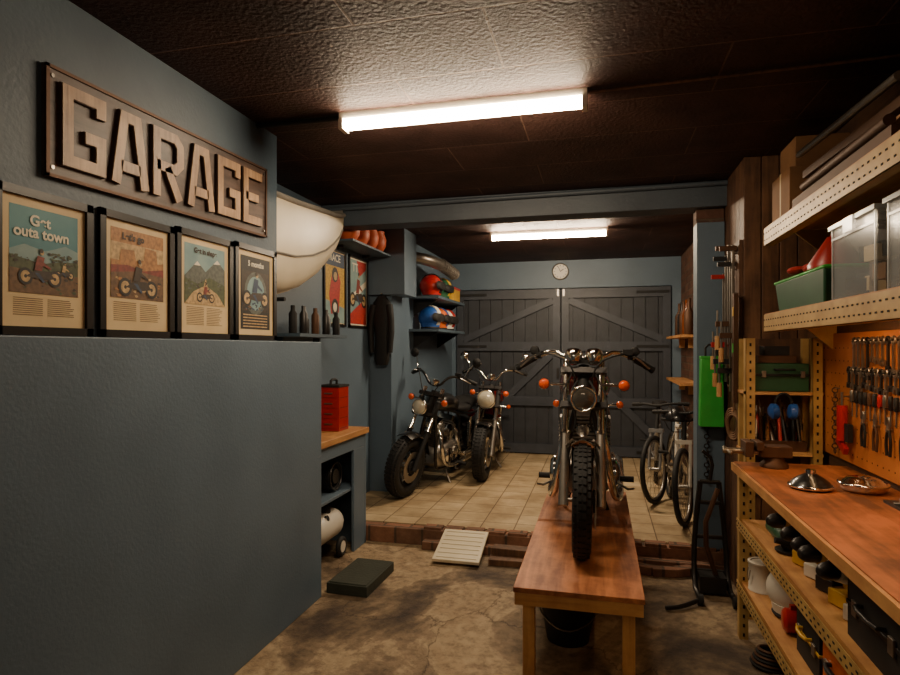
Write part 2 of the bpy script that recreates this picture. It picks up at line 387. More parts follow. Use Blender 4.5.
E=[[(3.6,5.5),(.55,5.5),(.55,.5),(3.6,.5)],[(.55,3),(2.9,3)]]
n=6
for i,Lt in enumerate([G,A,R_,A,G,E]):
    cell=.94/n; x0=.035+i*cell
    def tr(f,x0=x0,cell=cell): return lambda a,c: f(x0+a/4.0*cell*.93, .12+c/6*.76)
    for pl in Lt:
        b.stroke(pl,.96,tr(mp(-1.545)),tr(mp(-1.531)),LETS)
        b.stroke(pl,.86,tr(mp(-1.531)),tr(mp(-1.527)),LET)
b.done()
# ---------------- posters
def textmesh(b,txt,size,f,mt):
    cu=bpy.data.curves.new('t','FONT'); cu.body=txt; cu.size=size; cu.align_x='CENTER'; cu.offset=.0012
    ob=bpy.data.objects.new('t',cu); bpy.context.collection.objects.link(ob)
    dg=bpy.context.evaluated_depsgraph_get(); me=ob.evaluated_get(dg).to_mesh()
    vs=[f(v.co.x,v.co.y) for v in me.vertices]; fs=[tuple(p.vertices) for p in me.polygons]
    b.add(vs,fs,mt); bpy.data.objects.remove(ob); bpy.data.curves.remove(cu)
FR=mat('frame_black',C(26,22,21),.35)
def poster(name,x,y0,y1,z0,z1,art,fr=FR,fw=.024,matw=.026,matm=PAPER):
    b=B(name); H=z1-z0
    def mpx(dx):
        return lambda a,c: V(x+dx,y0+a*(y1-y0),z0+c*H)
    wa=fw/(y1-y0); wc=fw/H
    b.prism([(0,0),(1,0),(1,1),(0,1)],mpx(.001),mpx(.004),matm)
    for r in([(0,0),(1,0),(1,wc),(0,wc)],[(0,1-wc),(1,1-wc),(1,1),(0,1)],[(0,0),(wa,0),(wa,1),(0,1)],[(1-wa,0),(1,0),(1,1),(1-wa,1)]):
        b.prism(r,mpx(.001),mpx(.014),fr)
    ia=wa+matw/(y1-y0); ic=wc+matw/H
    kk=lambda k:.004+.0004*k
    def poly(pts,mt,k=1):
        g=mpx(kk(k)); b.add([g(ia+min(1,max(0,p[0]))*(1-2*ia),ic+min(1,max(0,p[1]))*(1-2*ic)) for p in pts],[tuple(range(len(pts)))],mt)
    def rect(a0,c0,a1,c1,mt,k=1): poly([(a0,c0),(a1,c0),(a1,c1),(a0,c1)],mt,k)
    def circ(a,c,r,mt,k=3,asp=1):
        poly([(a+r*math.cos(t*math.pi/8),c+r*asp*(y1-y0)/H*math.sin(t*math.pi/8)) for t in range(16)],mt,k)
    def text(t,a,c,size,mt,k=4):
        g=mpx(kk(k)); ctr=g(ia+a*(1-2*ia),ic+c*(1-2*ic))
        textmesh(b,t,size,lambda u,v:ctr+V(0,u,v),mt)
    def blobs(n,a0,c0,a1,c1,cols,r0,r1,k=4):
        for i in range(n):
            a=random.uniform(a0,a1);c=random.uniform(c0,c1);r=random.uniform(r0,r1); ph=random.random()*6
            poly([(a+r*random.uniform(.6,1.2)*math.cos(ph+t),c+r*.4*random.uniform(.6,1.2)*math.sin(ph+t)) for t in (0,1,2,3,4,5)],cols[i%len(cols)],k+.8*i/n)
    art(rect,poly,circ,text,blobs); b.done()
def pm(n,*c): return mat('ink_'+n,C(*c),.55,0,var=.4,scale=70,e0=.38,e1=.6)
TEAL=mat('ink_teal',C(92,150,154),.55,0,c2=C(62,122,134),scale=6);SKY=mat('ink_sky',C(146,172,168),.55,0,c2=C(108,142,148),scale=8);BRN=pm('brown',118,86,56);DBR=pm('darkbrown',58,44,32);GRN=pm('green',78,88,54);OCH=pm('ochre',178,124,70);SAND=pm('sand',204,170,118);RDK=pm('red',136,54,40);INKW=mat('ink_white',C(236,228,204),.55);INKB=pm('black',36,32,30);BLU=pm('blue',50,70,100);YLW=pm('yellow',214,170,56);MTN=pm('mountain',96,102,94);BRED=pm('bright_red',190,44,32)
def rider(poly,circ,a,c,s,coat,k=6):
    for d in(-.5,.5): circ(a+d*s,c,.24*s,INKB,k); circ(a+d*s,c,.16*s,SAND,k+.2); circ(a+d*s,c,.05*s,INKB,k+.3)
    poly([(a-.5*s,c),(a-.2*s,c+.14*s),(a+.3*s,c+.16*s),(a+.5*s,c),(a+.1*s,c-.05*s)],DBR,k+.4)
    poly([(a-.22*s,c+.15*s),(a+.05*s,c+.15*s),(a+.14*s,c+.45*s),(a-.1*s,c+.48*s)],coat,k+.6)
    poly([(a+.08*s,c+.36*s),(a+.36*s,c+.24*s),(a+.36*s,c+.19*s),(a+.06*s,c+.28*s)],coat,k+.7)
    poly([(a-.05*s,c+.1*s),(a+.15*s,c-.08*s),(a+.08*s,c-.11*s),(a-.2*s,c+.1*s)],BLU,k+.7)
    circ(a+.05*s,c+.55*s,.07*s,SAND,k+.8); circ(a+.03*s,c+.59*s,.065*s,DBR,k+.95)
def lines(rect,c0,c1,n,m=BRN):
    for i in range(n):
        c=c0+(c1-c0)*i/(n-1); rect(.05,c,.46,c+.006,m,2); rect(.53,c,.94-.1*random.random(),c+.006,m,2)
def art1(rect,poly,circ,text,blobs):
    rect(0,.22,1,1,TEAL); poly([(0,.5),(1,.5),(1,.66),(.8,.7),(.5,.62),(.2,.66),(0,.6)],SKY,2); poly([(0,.22),(1,.22),(1,.56),(.7,.54),(.45,.5),(0,.55)],GRN,3); poly([(0,.22),(1,.22),(1,.42),(.6,.4),(0,.44)],BRN,3.5)
    blobs(50,0,.24,1,.42,[BRN,DBR,BRN,GRN],.01,.05,4); blobs(50,.55,.5,1,.61,[GRN,DBR,GRN],.015,.04,5); blobs(20,0,.5,.4,.55,[GRN,DBR],.01,.04,5)
    text('Get',.42,.84,.042,INKW,6); text('outa town',.45,.73,.042,INKW,6)
    rider(poly,circ,.42,.37,.42,RDK,7); rider(poly,circ,.78,.42,.2,SAND,6)
    lines(rect,.02,.17,9)
def art2(rect,poly,circ,text,blobs):
    rect(0,.26,1,1,SAND); rect(0,.85,1,1,OCH,1.5); poly([(0,.5),(0,.66),(.15,.66),(.18,.78),(.42,.79),(.45,.68),(.6,.7),(.63,.84),(.85,.83),(.88,.68),(1,.7),(1,.5)],OCH,3); poly([(0,.5),(0,.6),(.3,.62),(.6,.58),(1,.63),(1,.5)],RDK,3.2); poly([(0,.26),(1,.26),(1,.54),(.5,.57),(0,.52)],BRN,3.5)
    blobs(40,0,.28,1,.5,[SAND,OCH,DBR,BRN],.01,.05,5)
    text("Let's go",.4,.89,.032,DBR,6)
    rider(poly,circ,.5,.38,.5,DBR,7); lines(rect,.02,.21,10)
def art3(rect,poly,circ,text,blobs):
    rect(0,.27,1,1,SKY); poly([(0,.6),(.3,.8),(.5,.68),(.8,.86),(1,.74),(1,.5),(0,.5)],MTN,3); poly([(.22,.745),(.3,.8),(.38,.75)],INKW,3.2); poly([(.7,.8),(.8,.86),(.88,.81)],INKW,3.2); poly([(0,.27),(1,.27),(1,.54),(.6,.62),(.3,.52),(0,.58)],GRN,4); poly([(0,.27),(1,.27),(.8,.42),(.55,.5),(.5,.6),(.45,.5),(.2,.42)],SAND,4.5)
    blobs(40,0,.45,1,.56,[GRN,MTN,DBR],.015,.04,4.6)
    text('Get in shape',.5,.9,.028,DBR,6); rider(poly,circ,.5,.36,.3,RDK,6.5); lines(rect,.02,.23,11)
def art4(rect,poly,circ,text,blobs):
    rect(0,0,1,1,INKB); rect(.04,.25,.96,.8,DBR,2); circ(.5,.5,.38,MTN,2.5); circ(.5,.5,.3,SKY,3)
    blobs(40,.06,.27,.94,.38,[INKB,BLU,BRN],.02,.05,4)
    text('5 months',.5,.87,.034,INKW,5.5); rider(poly,circ,.5,.42,.6,BLU,6)
    for i in range(5): rect(.08,.03+.04*i,.9,.045+.04*i,SAND,3)
poster('framed_poster',-1.555,1.235,1.555,1.436,1.845,art1)
poster('framed_poster',-1.555,1.582,1.925,1.436,1.85,art2)
poster('framed_poster',-1.555,1.94,2.295,1.436,1.86,art3)
poster('framed_poster',-1.555,2.312,2.655,1.436,1.868,art4)
def art5(rect,poly,circ,text,blobs):
    rect(0,0,1,1,YLW); rect(0,.8,1,1,BLU,2); poly([(0,0),(1,0),(1,.22),(0,.32)],SKY,2); poly([(.3,.12),(.7,.15),(.8,.6),(.6,.78),(.35,.7),(.2,.4)],BRED,3); circ(.5,.68,.16,INKB,4); circ(.52,.66,.09,SAND,5); circ(.5,.22,.18,INKB,4); circ(.5,.22,.1,INKW,5); text('RACE',.5,.87,.08,INKW,4)
def art6(rect,poly,circ,text,blobs):
    rect(0,0,1,1,SKY); poly([(0,0),(1,0),(1,.45),(0,.15)],BRED,2); poly([(0,.3),(1,.62),(1,.72),(0,.42)],INKW,2.5); poly([(.55,.75),(1,.9),(1,1),(.4,1)],BRED,2); rider(poly,circ,.5,.38,.7,RDK,3); text('TT',.3,.82,.1,INKW,4)
poster('racing_poster',-2.0,4.1,4.5,1.57,2.17,art5,matw=.006,fw=.02); poster('racing_poster',-2.0,4.56,4.97,1.57,2.17,art6,matw=.012,fw=.02,matm=INKW)
# ---------------- motorcycles
def wheel(b,y,R,w,rim,knob=False,spokes=24,disc=True,x=0):
    c=V(x,y,R); r=w*.5
    b.torus(c,(1,0,0),R-r,r*.98,RUB,48,14,rw=w/2)
    if knob:
        N=46
        for i in range(N):
            a=2*math.pi*i/N
            for q in(-.66,-.22,.22,.66):
                ao=a+(math.pi/N if abs(q)>.5 else 0); rr=R-r+r*math.cos(math.asin(q))-.003
                b.box(V(x+q*w/2,y+rr*math.cos(ao),R+rr*math.sin(ao)),(w*.17,.012,.025),RUB,RX(ao))
    b.torus(c,(1,0,0),R-w*.98,w*.14,rim,40,8,rw=w*.34)
    b.cyl(V(x-.045,y,R),V(x+.045,y,R),.03,ALU,16); b.cyl(V(x-.1,y,R),V(x+.1,y,R),.01,STEEL,10)
    for s_ in(-1,1): b.cyl(V(x+s_*.04,y,R),V(x+s_*.046,y,R),.05,ALU,18)
    for i in range(spokes):
        a=2*math.pi*i/spokes; s_=1 if i%2 else -1; a2=a+.25*(1 if i%4<2 else -1)
        b.cyl(V(x+s_*.04,y+.045*math.cos(a2),R+.045*math.sin(a2)),V(x,y+(R-w)*math.cos(a),R+(R-w)*math.sin(a)),.0026,CHR,5)
    if disc:
        b.torus(V(x+.062,y,R),(1,0,0),.105,.03,STEEL,32,6,rw=.003); b.cyl(V(x+.05,y,R),V(x+.064,y,R),.055,BLKM,16)
def motorcycle(name,loc,head,steer,lean,tank,kind,rimm=CHR):
    b=B(name); R=.27; tw=.09 if kind=='twin' else .12; WB=1.27
    d=V(0,.43,.903).normalized(); p0=V(0,.06,R)
    b.M=Matrix.Translation(p0)@Matrix.Rotation(steer,4,d)@Matrix.Translation(-p0)
    wheel(b,0,R,tw,rimm,knob=True)
    F=lambda s,x=0,o=0: V(x,0,R)+d*s+V(0,o,0)
    for s_ in(-1,1):
        x=s_*.088
        b.cyl(F(-.03,x),F(.34,x),.024,ALU if kind!='black' else BLKM,16,.022); b.cyl(F(.33,x),F(.345,x),.028,CHR,16); b.cyl(F(.3,x),F(.72,x),.0175,CHR,14)
        if kind!='twin': b.cyl(F(.46,x),F(.64,x),.026,BLKM,14)
        b.cyl(F(.71,x),F(.735,x),.02,CHR,14)
    for s in(.48,.67): 
        b.box(F(s),(.235,.06,.03),GUN,RX(-.44))
    b.cyl(F(.46,0,.035),F(.7,0,.035),.03,BLKM)
    b.box(V(.085,.06,R+.03),(.03,.07,.09),BLKM)
    if kind!='twin': b.fender(V(0,0,R),R+.03,tw+.035,math.radians(70),math.radians(165),BLACK)
    else: b.fender(V(0,0,R),R+.025,tw+.02,math.radians(85),math.radians(165),CHR)
    for s_ in(-1,1): b.cyl(V(s_*.05,.0,R+R+.02),F(.26,s_*.085),.006,STEEL,8); b.cyl(V(s_*.05,.14,R+.24),F(.1,s_*.088),.005,STEEL,8)
    h=F(.74)
    if kind=='twin': pr=[(0,0,.01),(.07,0,.01),(.11,.01,.02),(.15,.03,.045),(.24,.07,.02),(.34,.12,-.04)]
    else: pr=[(0,0,.02),(.06,0,.03),(.1,.0,.09),(.16,.02,.13),(.23,.07,.12),(.31,.14,.09)]
    pts=[h+V(-x,y,z) for x,y,z in pr[::-1]]+[h+V(x,y,z) for x,y,z in pr[1:]]
    b.tube(pts,.012,CHR if kind!='black' else BLACK,10,2)
    for s_ in(-1,1):
        e=h+V(s_*pr[-1][0],pr[-1][1],pr[-1][2]); e0=h+V(s_*pr[-2][0],pr[-2][1],pr[-2][2]); dd=(e-e0).normalized()
        b.cyl(e-dd*.1,e+dd*.02,.018,BLKM,12); b.cyl(e+dd*.02,e+dd*.03,.02,BLKM,12); b.box(e-dd*.125,(.03,.035,.035),BLKM)
        q=e-dd*.12+V(0,-.02,0); b.tube([q,q+V(s_*.02,-.04,0),q+dd*.12+V(0,-.035,-.005)],.005,ALU,6,1)
        if s_==1: b.box(q+V(-s_*.02,-.01,.025),(.05,.035,.03),BLKM)
        b.tube([q,q+V(-s_*.06,-.08,.02),V(s_*.05,h.y-.13,h.z-.02),V(s_*.04,h.y-.02,h.z-.2)],.0045,BLKM,6,2)
        if kind!='twin':
            mb=e0+dd*.03; mt_=mb+V(s_*.05,.03,.15 if kind=='black' else .13)
            b.tube([mb,mb+V(0,0,.06),mt_],.005,CHR,6,1); b.lathe(mt_+V(s_*.02,.01,.01),(0,-1,0),[(.03,0),(.044,.006),(.03,.022),(.001,.028)],BLKM if kind=='black' else CHR,18)
        else:
            mb=e0+dd*.02; b.lathe(mb+V(s_*.01,.02,.035),(0,-1,0),[(.02,0),(.026,.006),(.02,.02),(.001,.024)],BLKM,14); b.cyl(mb,mb+V(s_*.01,.015,.03),.004,CHR,6)
        iz=F(.6) if kind=='twin' else F(.62); ix=.2 if kind=='twin' else .17
        b.cyl(iz+V(s_*.09,-.03,0),iz+V(s_*(ix-.03),-.04,0),.007,CHR,8)
        c=iz+V(s_*ix,-.04,0); b.lathe(c+V(0,.035,0),(0,-1,0),[(.008,0),(.025,.012),(.029,.04)],CHR if kind!='black' else BLACK,16); b.torus(c+V(0,-.004,0),(0,1,0),.028,.003,CHR,18,6); b.lathe(c+V(0,-.005,0),(0,-1,0),[(.027,0),(.027,.008),(.018,.018),(.001,.021)],ORG,16)
    if kind=='twin':
        for s_ in(-1,1):
            g=h+V(s_*.052,-.035,.025); b.lathe(g,(0,-.5,-1),[(.042,-.02),(.046,-.012),(.044,.02),(.03,.045),(.001,.052)],CHR,20); b.lathe(g,(0,.5,1),[(.038,.018),(.04,.021)],BLKM,20)
            b.tube([F(.62,s_*.03,-.03),F(.55,s_*.07,-.08),F(.42,s_*.03,-.05),F(.34,s_*.05,.02)],.006,BLKM,6,2)
            b.tube([F(.66,s_*.06,-.06),F(.5,s_*.13,-.03),F(.3,s_*.1,-.02),F(.1,s_*.11,.0)],.004,BLKM,6,2)
        b.box(h+V(0,-.03,-.01),(.12,.05,.02),BLKM)
        hl=F(.53,0,-.1); b.lathe(hl+V(0,.06,0),(0,-1,0),[(.001,-.03),(.035,-.02),(.052,.01),(.06,.05),(.062,.08)],CHR,26); b.torus(hl+V(0,-.02,0),(0,1,0),.061,.006,CHR,28,8); b.lathe(hl+V(0,-.015,0),(0,-1,0),[(.058,0),(.045,.01),(.02,.015),(.001,.016)],DLENS,24)
        for s_ in(-1,1): b.box(hl+V(s_*.072,.03,0),(.012,.09,.03),CHR)
        b.lathe(F(.36,.0,-.02),(0,-1,-.2),[(.03,0),(.035,.01),(.03,.03)],CHR,18)
    else:
        r=.088 if kind=='red' else .065
        hl=F(.56,0,-.13); b.lathe(hl+V(0,.07,0),(0,-1,0),[(.001,-.04),(r*.5,-.03),(r*.85,.02),(r,.07),(r,.09)],CHR,26); b.torus(hl+V(0,-.02,0),(0,1,0),r,.009,CHR,30,8); b.lathe(hl+V(0,-.02,0),(0,-1,0),[(r*.95,0),(r*.8,.014),(r*.4,.024),(.001,.028)],LENS,24)
        b.lathe(h+V(0,-.01,.05),(0,.3,1),[(.02,-.03),(.042,0),(.042,.02)],CHR,20)
    b.M=Matrix.Identity(4)
    wheel(b,WB,R,tw*1.15,rimm,knob=False,disc=False)
    FM=BLACK
    b.cyl(V(0,.27,.72),V(0,.34,.86),.03,FM)
    for s_ in(-1,1):
        b.tube([(s_*.02,.3,.76),(s_*.07,.36,.6),(s_*.1,.42,.2),(s_*.1,.6,.15),(s_*.1,.86,.17),(s_*.1,.96,.34),(s_*.09,.9,.62),(s_*.08,.8,.68)],.015,FM,8,2)
        b.tube([(s_*.03,.36,.8),(s_*.08,.7,.69),(s_*.1,1.1,.64),(s_*.1,1.45,.64)],.012,FM,8,1)
        b.tube([(s_*.08,.88,.3),(s_*.09,WB,.27)],.018,FM,8)
        b.cyl((s_*.125,WB-.03,.29),(s_*.125,WB-.15,.62),.014,CHR,10)
        for k in range(9): t=.2+k*.075; p=V(s_*.125,WB-.03,.29).lerp(V(s_*.125,WB-.15,.62),t); b.torus(p,(0,-.12,.33),.024,.005,CHR,12,6)
        b.cyl((s_*.1,.78,.2),(s_*.22,.78,.22),.012,BLKM,8); b.cyl((s_*.2,.78,.22),(s_*.28,.78,.22),.018,BLKM,10)
        b.tube([(s_*.2,.72,.2),(s_*.24,.6,.2),(s_*.27,.58,.21)],.007,STEEL,6)
        b.cyl((s_*.1,1.44,.6),(s_*.2,1.44,.6),.006,CHR,8); b.sph((s_*.22,1.44,.6),.026,ORG,10,6)
    b.cyl((0,.34,.8),(0,.86,.68),.022,FM)
    b.loft([(.42,0,.29,.1,.07,3),(.47,0,.3,.14,.11,3.5),(.62,0,.3,.16,.13,4),(.8,0,.31,.15,.12,4),(.9,0,.32,.1,.08,3)],ALU,20)
    for s_ in(-1,1):
        b.lathe((s_*.15,.56,.3),(s_,0,0),[(.085,0),(.085,.02),(.06,.04),(.02,.045)],CHR,22); b.lathe((s_*.14,.76,.31),(s_,0,0),[(.075,0),(.075,.02),(.05,.035)],CHR,20)
    if kind=='twin':
        for k in range(9): b.box((0,.56,.44+k*.021),(.28,.17,.009),ALU)
        b.box((0,.56,.53),(.19,.13,.2),GUN)
        b.loft([(.47,0,.65,.11,.03,4),(.5,0,.65,.12,.04,4),(.62,0,.65,.12,.04,4),(.66,0,.65,.1,.03,4)],ALU)
        for s_ in(-1,1):
            b.tube([(s_*.06,.48,.6),(s_*.09,.38,.56),(s_*.12,.335,.44),(s_*.145,.35,.26),(s_*.18,.46,.17),(s_*.2,.7,.16),(s_*.2,.95,.18)],.022,CHR,12,2)
            b.tube([(s_*.2,.93,.18),(s_*.2,1.0,.185),(s_*.2,1.35,.22),(s_*.2,1.42,.23)],[.02,.036,.038,.026],CHR,14,1)
            b.cyl((s_*.06,.64,.58),(s_*.06,.74,.58),.024,GUN); b.sph((s_*.12,.92,.55),(.03,.1,.09),BLACK)
    else:
        for yy,an in((.52,-.38),(.7,.38)):
            R_c=RX(-an)
            for k in range(9): b.box(V(0,yy,.38)+R_c@V(0,0,.03+k*.022),(.17,.16,.009),ALU,R_c)
            b.box(V(0,yy,.38)+R_c@V(0,0,.1),(.11,.11,.2),GUN,R_c); b.box(V(0,yy,.38)+R_c@V(0,0,.245),(.14,.13,.05),CHR,R_c)
        b.lathe((.08,.61,.52),(1,0,0),[(.06,0),(.075,.02),(.075,.05),(.04,.06)],CHR,22); b.lathe((-.08,.61,.52),(-1,0,0),[(.05,0),(.06,.02),(.04,.04)],CHR,22)
        for q,yy in((0,.44),(.06,.8)):
            b.tube([(.06,yy,.55),(.13,yy-.06+q,.48),(.17,yy-.04+q,.3),(.18,yy+.15,.2+q),(.18,1.0,.2+q)],.02,CHR,10,2); b.cyl((.18,.95,.2+q),(.18,1.45,.22+q),.033,CHR,14)
    b.loft([(.34,0,.8,.03,.03,2),(.37,0,.8,.08,.06,2.3),(.45,0,.8,.13,.085,2.4),(.58,0,.79,.145,.09,2.5),(.72,0,.765,.12,.075,2.5),(.82,0,.74,.07,.05,2.3),(.85,0,.73,.03,.02,2)],tank,24)
    b.lathe((0,.5,.87),(0,-.1,1),[(.03,0),(.03,.018),(.02,.022)],CHR,16)
    b.loft([(.8,0,.71,.06,.02,3),(.86,0,.71,.11,.035,3),(1.0,0,.7,.13,.04,3),(1.14,0,.71,.12,.045,3),(1.2,0,.74,.11,.045,3),(1.38,0,.75,.1,.04,3),(1.46,0,.74,.06,.02,3)],BLKM,20)
    b.fender(V(0,WB,R),R+.045,tw*1.2+.05,math.radians(55),math.radians(175),BLACK if kind!='red' else tank)
    b.lathe((0,WB+.24,.58),(0,1,0),[(.04,0),(.04,.04),(.02,.05)],REDP,16)
    if kind!='twin': b.cyl((.1,.7,.15),(.2,.66,.0+.2*math.sin(abs(lean))*.9),.01,STEEL,8)
    else:
        for s_ in (-1,1): b.cyl((s_*.08,.82,.16),(s_*.13,.9,.0),.012,BLKM,8)
    M=Matrix.Translation(Vector(loc))@Matrix.Rotation(head,4,'Z')@Matrix.Rotation(lean,4,'Y')
    return b.done(origin=False,matrix=M)
TZ=.40
motorcycle('motorcycle',(-.085,2.94,TZ),0,.03,0,MAROON,'twin')
motorcycle('motorcycle',(-1.66,4.90,ZB+.005),-.12,-.12,.2,BLACK,'black',BLKM)
motorcycle('motorcycle',(-1.12,5.68,ZB+.005),.16,-.2,.12,mat('red_tank',C(130,20,22),.2,coat=.6),'red')
# ---------------- lift table
b=B('wooden_work_table'); x0,x1,y0,y1=-.353,.174,2.5,4.34
b.bx(x0,x1,y0,y1,TZ-.022,TZ,PLY)
b.bx(x0+.005,x1-.005,y0+.003,y0+.03,TZ-.075,TZ-.022,PINEX); b.bx(x0+.005,x1-.005,y1-.03,y1-.003,TZ-.075,TZ-.022,PINEX)
for x in(x0+.005,x1-.035): b.bx(x,x+.03,y0+.03,y1-.03,TZ-.075,TZ-.022,PINE)
for y in(y0+.04,3.3,): 
    for x in(x0+.035,x1-.085): b.bx(x,x+.05,y,y+.05,0,TZ-.022,PINEZ)
for x in(x0+.035,x1-.085): b.bx(x,x+.05,y1-.09,y1-.04,ZB,TZ-.022,PINEZ)
for x in(x0+.04,x1-.08):
    for (ya,yb) in((y0+.08,y0+.35),): b.prism([(ya,.1),(ya+.05,.1),(yb,TZ-.08),(yb-.05,TZ-.08)],lambda a,c,x=x:V(x,a,c),lambda a,c,x=x:V(x+.02,a,c),PINEZ)
b.done(bevel=.002)
b=B('black_bucket'); b.lathe((-.15,2.95,0),(0,0,1),[(.1,0),(.135,.2),(.145,.2),(.145,.215),(.13,.215),(.096,.015),(.001,.012)],BLKM,28); b.tube([(-.29,2.95,.2),(-.28,2.9,.12),(-.15,2.8,.08),(-.02,2.9,.12),(-.01,2.95,.2)],.004,STEEL,6,2); b.done()
# ---------------- bicycles
def bicycle(name,loc,head,steer,fm,lean=0):
    b=B(name); R=.28; WB=.86
    p0=V(0,.03,R); d=V(0,.3,.95).normalized()
    def bw(y):
        c=V(0,y,R); b.torus(c,(1,0,0),R-.02,.02,RUB,44,10); b.torus(c,(1,0,0),R-.045,.011,ALU,40,8); b.cyl((-.04,y,R),(.04,y,R),.016,ALU,12)
        for i in range(24):
            a=2*math.pi*i/24; s_=1 if i%2 else -1; b.cyl((s_*.03,y,R),(0,y+(R-.05)*math.cos(a),R+(R-.05)*math.sin(a)),.0014,STEEL,4)
    b.M=Matrix.Translation(p0)@Matrix.Rotation(steer,4,d)@Matrix.Translation(-p0)
    bw(0)
    for s_ in(-1,1): b.tube([(s_*.045,0,R),(s_*.045,.09,R+.3)],.012,fm,8)
    b.box((0,.09,R+.31),(.12,.035,.03),fm); b.cyl((0,.09,R+.3),(0,.17,R+.5),.016,BLKM)
    b.tube([(-.23,.22,R+.52),(-.1,.15,R+.53),(0,.14,R+.51),(.1,.15,R+.53),(.23,.22,R+.52)],.011,BLKM,8,1)
    for s_ in(-1,1): b.cyl((s_*.16,.19,R+.525),(s_*.24,.225,R+.52),.017,RUB)
    b.M=Matrix.Identity(4)
    bw(WB)
    hd=V(0,.12,R+.36); bb=V(0,.5,R+.0); st=V(0,.62,R+.36)
    b.tube([hd,bb],.021,fm); b.tube([hd+V(0,.02,.05),st],.018,fm); b.tube([bb,st+V(0,.03,.1)],.016,fm)
    for s_ in(-1,1): b.tube([bb,(s_*.05,WB,R)],.009,fm); b.tube([st,(s_*.05,WB,R)],.008,fm)
    b.cyl((.03,.5,R),(.04,.5,R),.075,BLKM,24); b.cyl((-.06,.5,R),(.06,.5,R),.016,ALU)
    b.box((.07,.5,R-.08),(.012,.02,.16),ALU); b.box((.11,.5,R-.16),(.08,.06,.015),BLKM); b.box((-.07,.5,R+.08),(.012,.02,.16),ALU); b.box((-.11,.5,R+.16),(.08,.06,.015),BLKM)
    b.loft([(.54,0,R+.48,.012,.015,2),(.62,0,R+.48,.03,.02,2),(.74,0,R+.485,.07,.028,2.5),(.78,0,R+.485,.05,.02,2)],BLKM,14)
    b.cyl((.05,.78,R+.02),(.05,WB,R),.006,GUN)
    M=Matrix.Translation(Vector(loc))@Matrix.Rotation(head,4,'Z')@Matrix.Rotation(lean,4,'Y')
    b.done(origin=False,matrix=M)
bicycle('bicycle',(.58,4.6,ZB),0.0,-.35,WHT,.05); bicycle('bicycle',(.43,5.2,ZB),-.1,-.35,mat('grey_frame',C(160,162,165),.35,.3),.05)
b=B('bicycle_helmet'); c=V(.57,4.86,.86)
b.sph(c,(.11,.14,.1),BLACK,20,8,0,1); b.torus(c,(0,0,1),.11,.012,BLKM,24,8)
for q in(-.05,0,.05): b.tube([c+V(q,-.13,.01),c+V(q*.9,-.06,.093),c+V(q*.9,.06,.093),c+V(q,.13,.01)],.008,GUN,6,1)
b.tube([c+V(-.1,0,0),c+V(-.05,0,-.1),c+V(.05,0,-.1),c+V(.1,0,0)],.004,BLKM,6,1); b.done()
b=B('rear_wall_shelf')
for z in(1.5,1.05): b.bx(.72,.9,5.9,7.1,z,z+.025,PINE); b.box((.86,6.2,z-.05),(.06,.02,.1),PINEZ); b.box((.86,6.9,z-.05),(.06,.02,.1),PINEZ)
b.done()
b=B('brown_glass_bottles')
for i,y in enumerate((6.0,6.15,6.35,6.5,6.7)):
    b.lathe((.81,y,1.526),(0,0,1),[(.035,0),(.045,.01),(.045,.2),(.015,.26),(.015,.33),(.018,.34)],[RUST,mat('amber',C(120,60,24),.2),RUST,GUN,RUST][i],14)
b.done()
# ---------------- left area
b=B('tool_bench')
b.bx(-1.99,-1.62,3.2,4.07,.79,.83,PINE); b.bx(-1.99,-1.64,4.03,4.06,0,.79,BLUE); b.bx(-1.99,-1.64,3.22,3.25,0,.79,BLUE); b.bx(-1.66,-1.64,3.25,4.03,.70,.79,BLUE); b.bx(-1.99,-1.66,3.25,4.03,.42,.44,BLUE); b.bx(-1.66,-1.64,3.84,4.03,0,.70,BLUE); b.done(bevel=.003)
# red upright tool cabinet on the bench
b=B('red_toolbox'); c=V(-1.80,3.86,.831)
b.bx(-.075,.075,-.08,.08,.0,.3,REDP); b.bx(-.08,.08,-.085,.085,.3,.315,BLKM)
for k in range(4): b.bx(-.065,.065,-.084,-.08,.02+k*.07,.075+k*.07,REDP); b.bx(-.03,.03,-.09,-.084,.045+k*.07,.053+k*.07,STEEL); b.bx(.075,.078,-.065,.065,.018+k*.07,.02+k*.07,BLKM)
b.tube([(0,-.05,.315),(0,-.045,.35),(0,.045,.35),(0,.05,.315)],.009,BLKM,8,1); b.shift(c); b.done(bevel=.003)
b=B('wrapped_parts_box'); b.bx(-1.95,-1.8,3.3,3.55,.832,1.0,CARD); b.bx(-1.955,-1.795,3.42,3.43,.832,1.004,PAPER); b.done()
b=B('air_compressor'); c=V(-1.77,3.60,.03)
b.loft([(-.2,0,.2,.03,.03,2),(-.18,0,.2,.08,.08,2),(-.13,0,.2,.1,.1,2),(.13,0,.2,.1,.1,2),(.18,0,.2,.08,.08,2),(.2,0,.2,.03,.03,2)],WHT,20); b.shift(c)
for s_ in(-1,1): 
    b.torus(c+V(s_*.085,.13,.04),(1,0,0),.05,.018,RUB,24,8); b.cyl(c+V(s_*.1,.13,.04),c+V(s_*.075,.13,.04),.038,WHT,16)
b.box(c+V(0,-.14,.04),(.12,.03,.14),BLKM); b.lathe(c+V(0,.03,.28),(0,0,1),[(.05,0),(.05,.03),(.035,.05)],BLKM,16)
b.tube([c+V(.05,-.2,.2),c+V(.05,-.24,.27),c+V(-.05,-.24,.27),c+V(-.05,-.2,.2)],.008,BLKM,8,1); b.lathe(c+V(.06,-.05,.27),(1,0,.4),[(.02,0),(.02,.015)],CHR,14); b.done()
b=B('hose_reel'); c=V(-1.76,3.7,.445+.1)
for k in range(5): b.torus(c+V(-.03+k*.016,0,0),(1,0,0),.085+.002*(k%2),.009,BLKM,30,8)
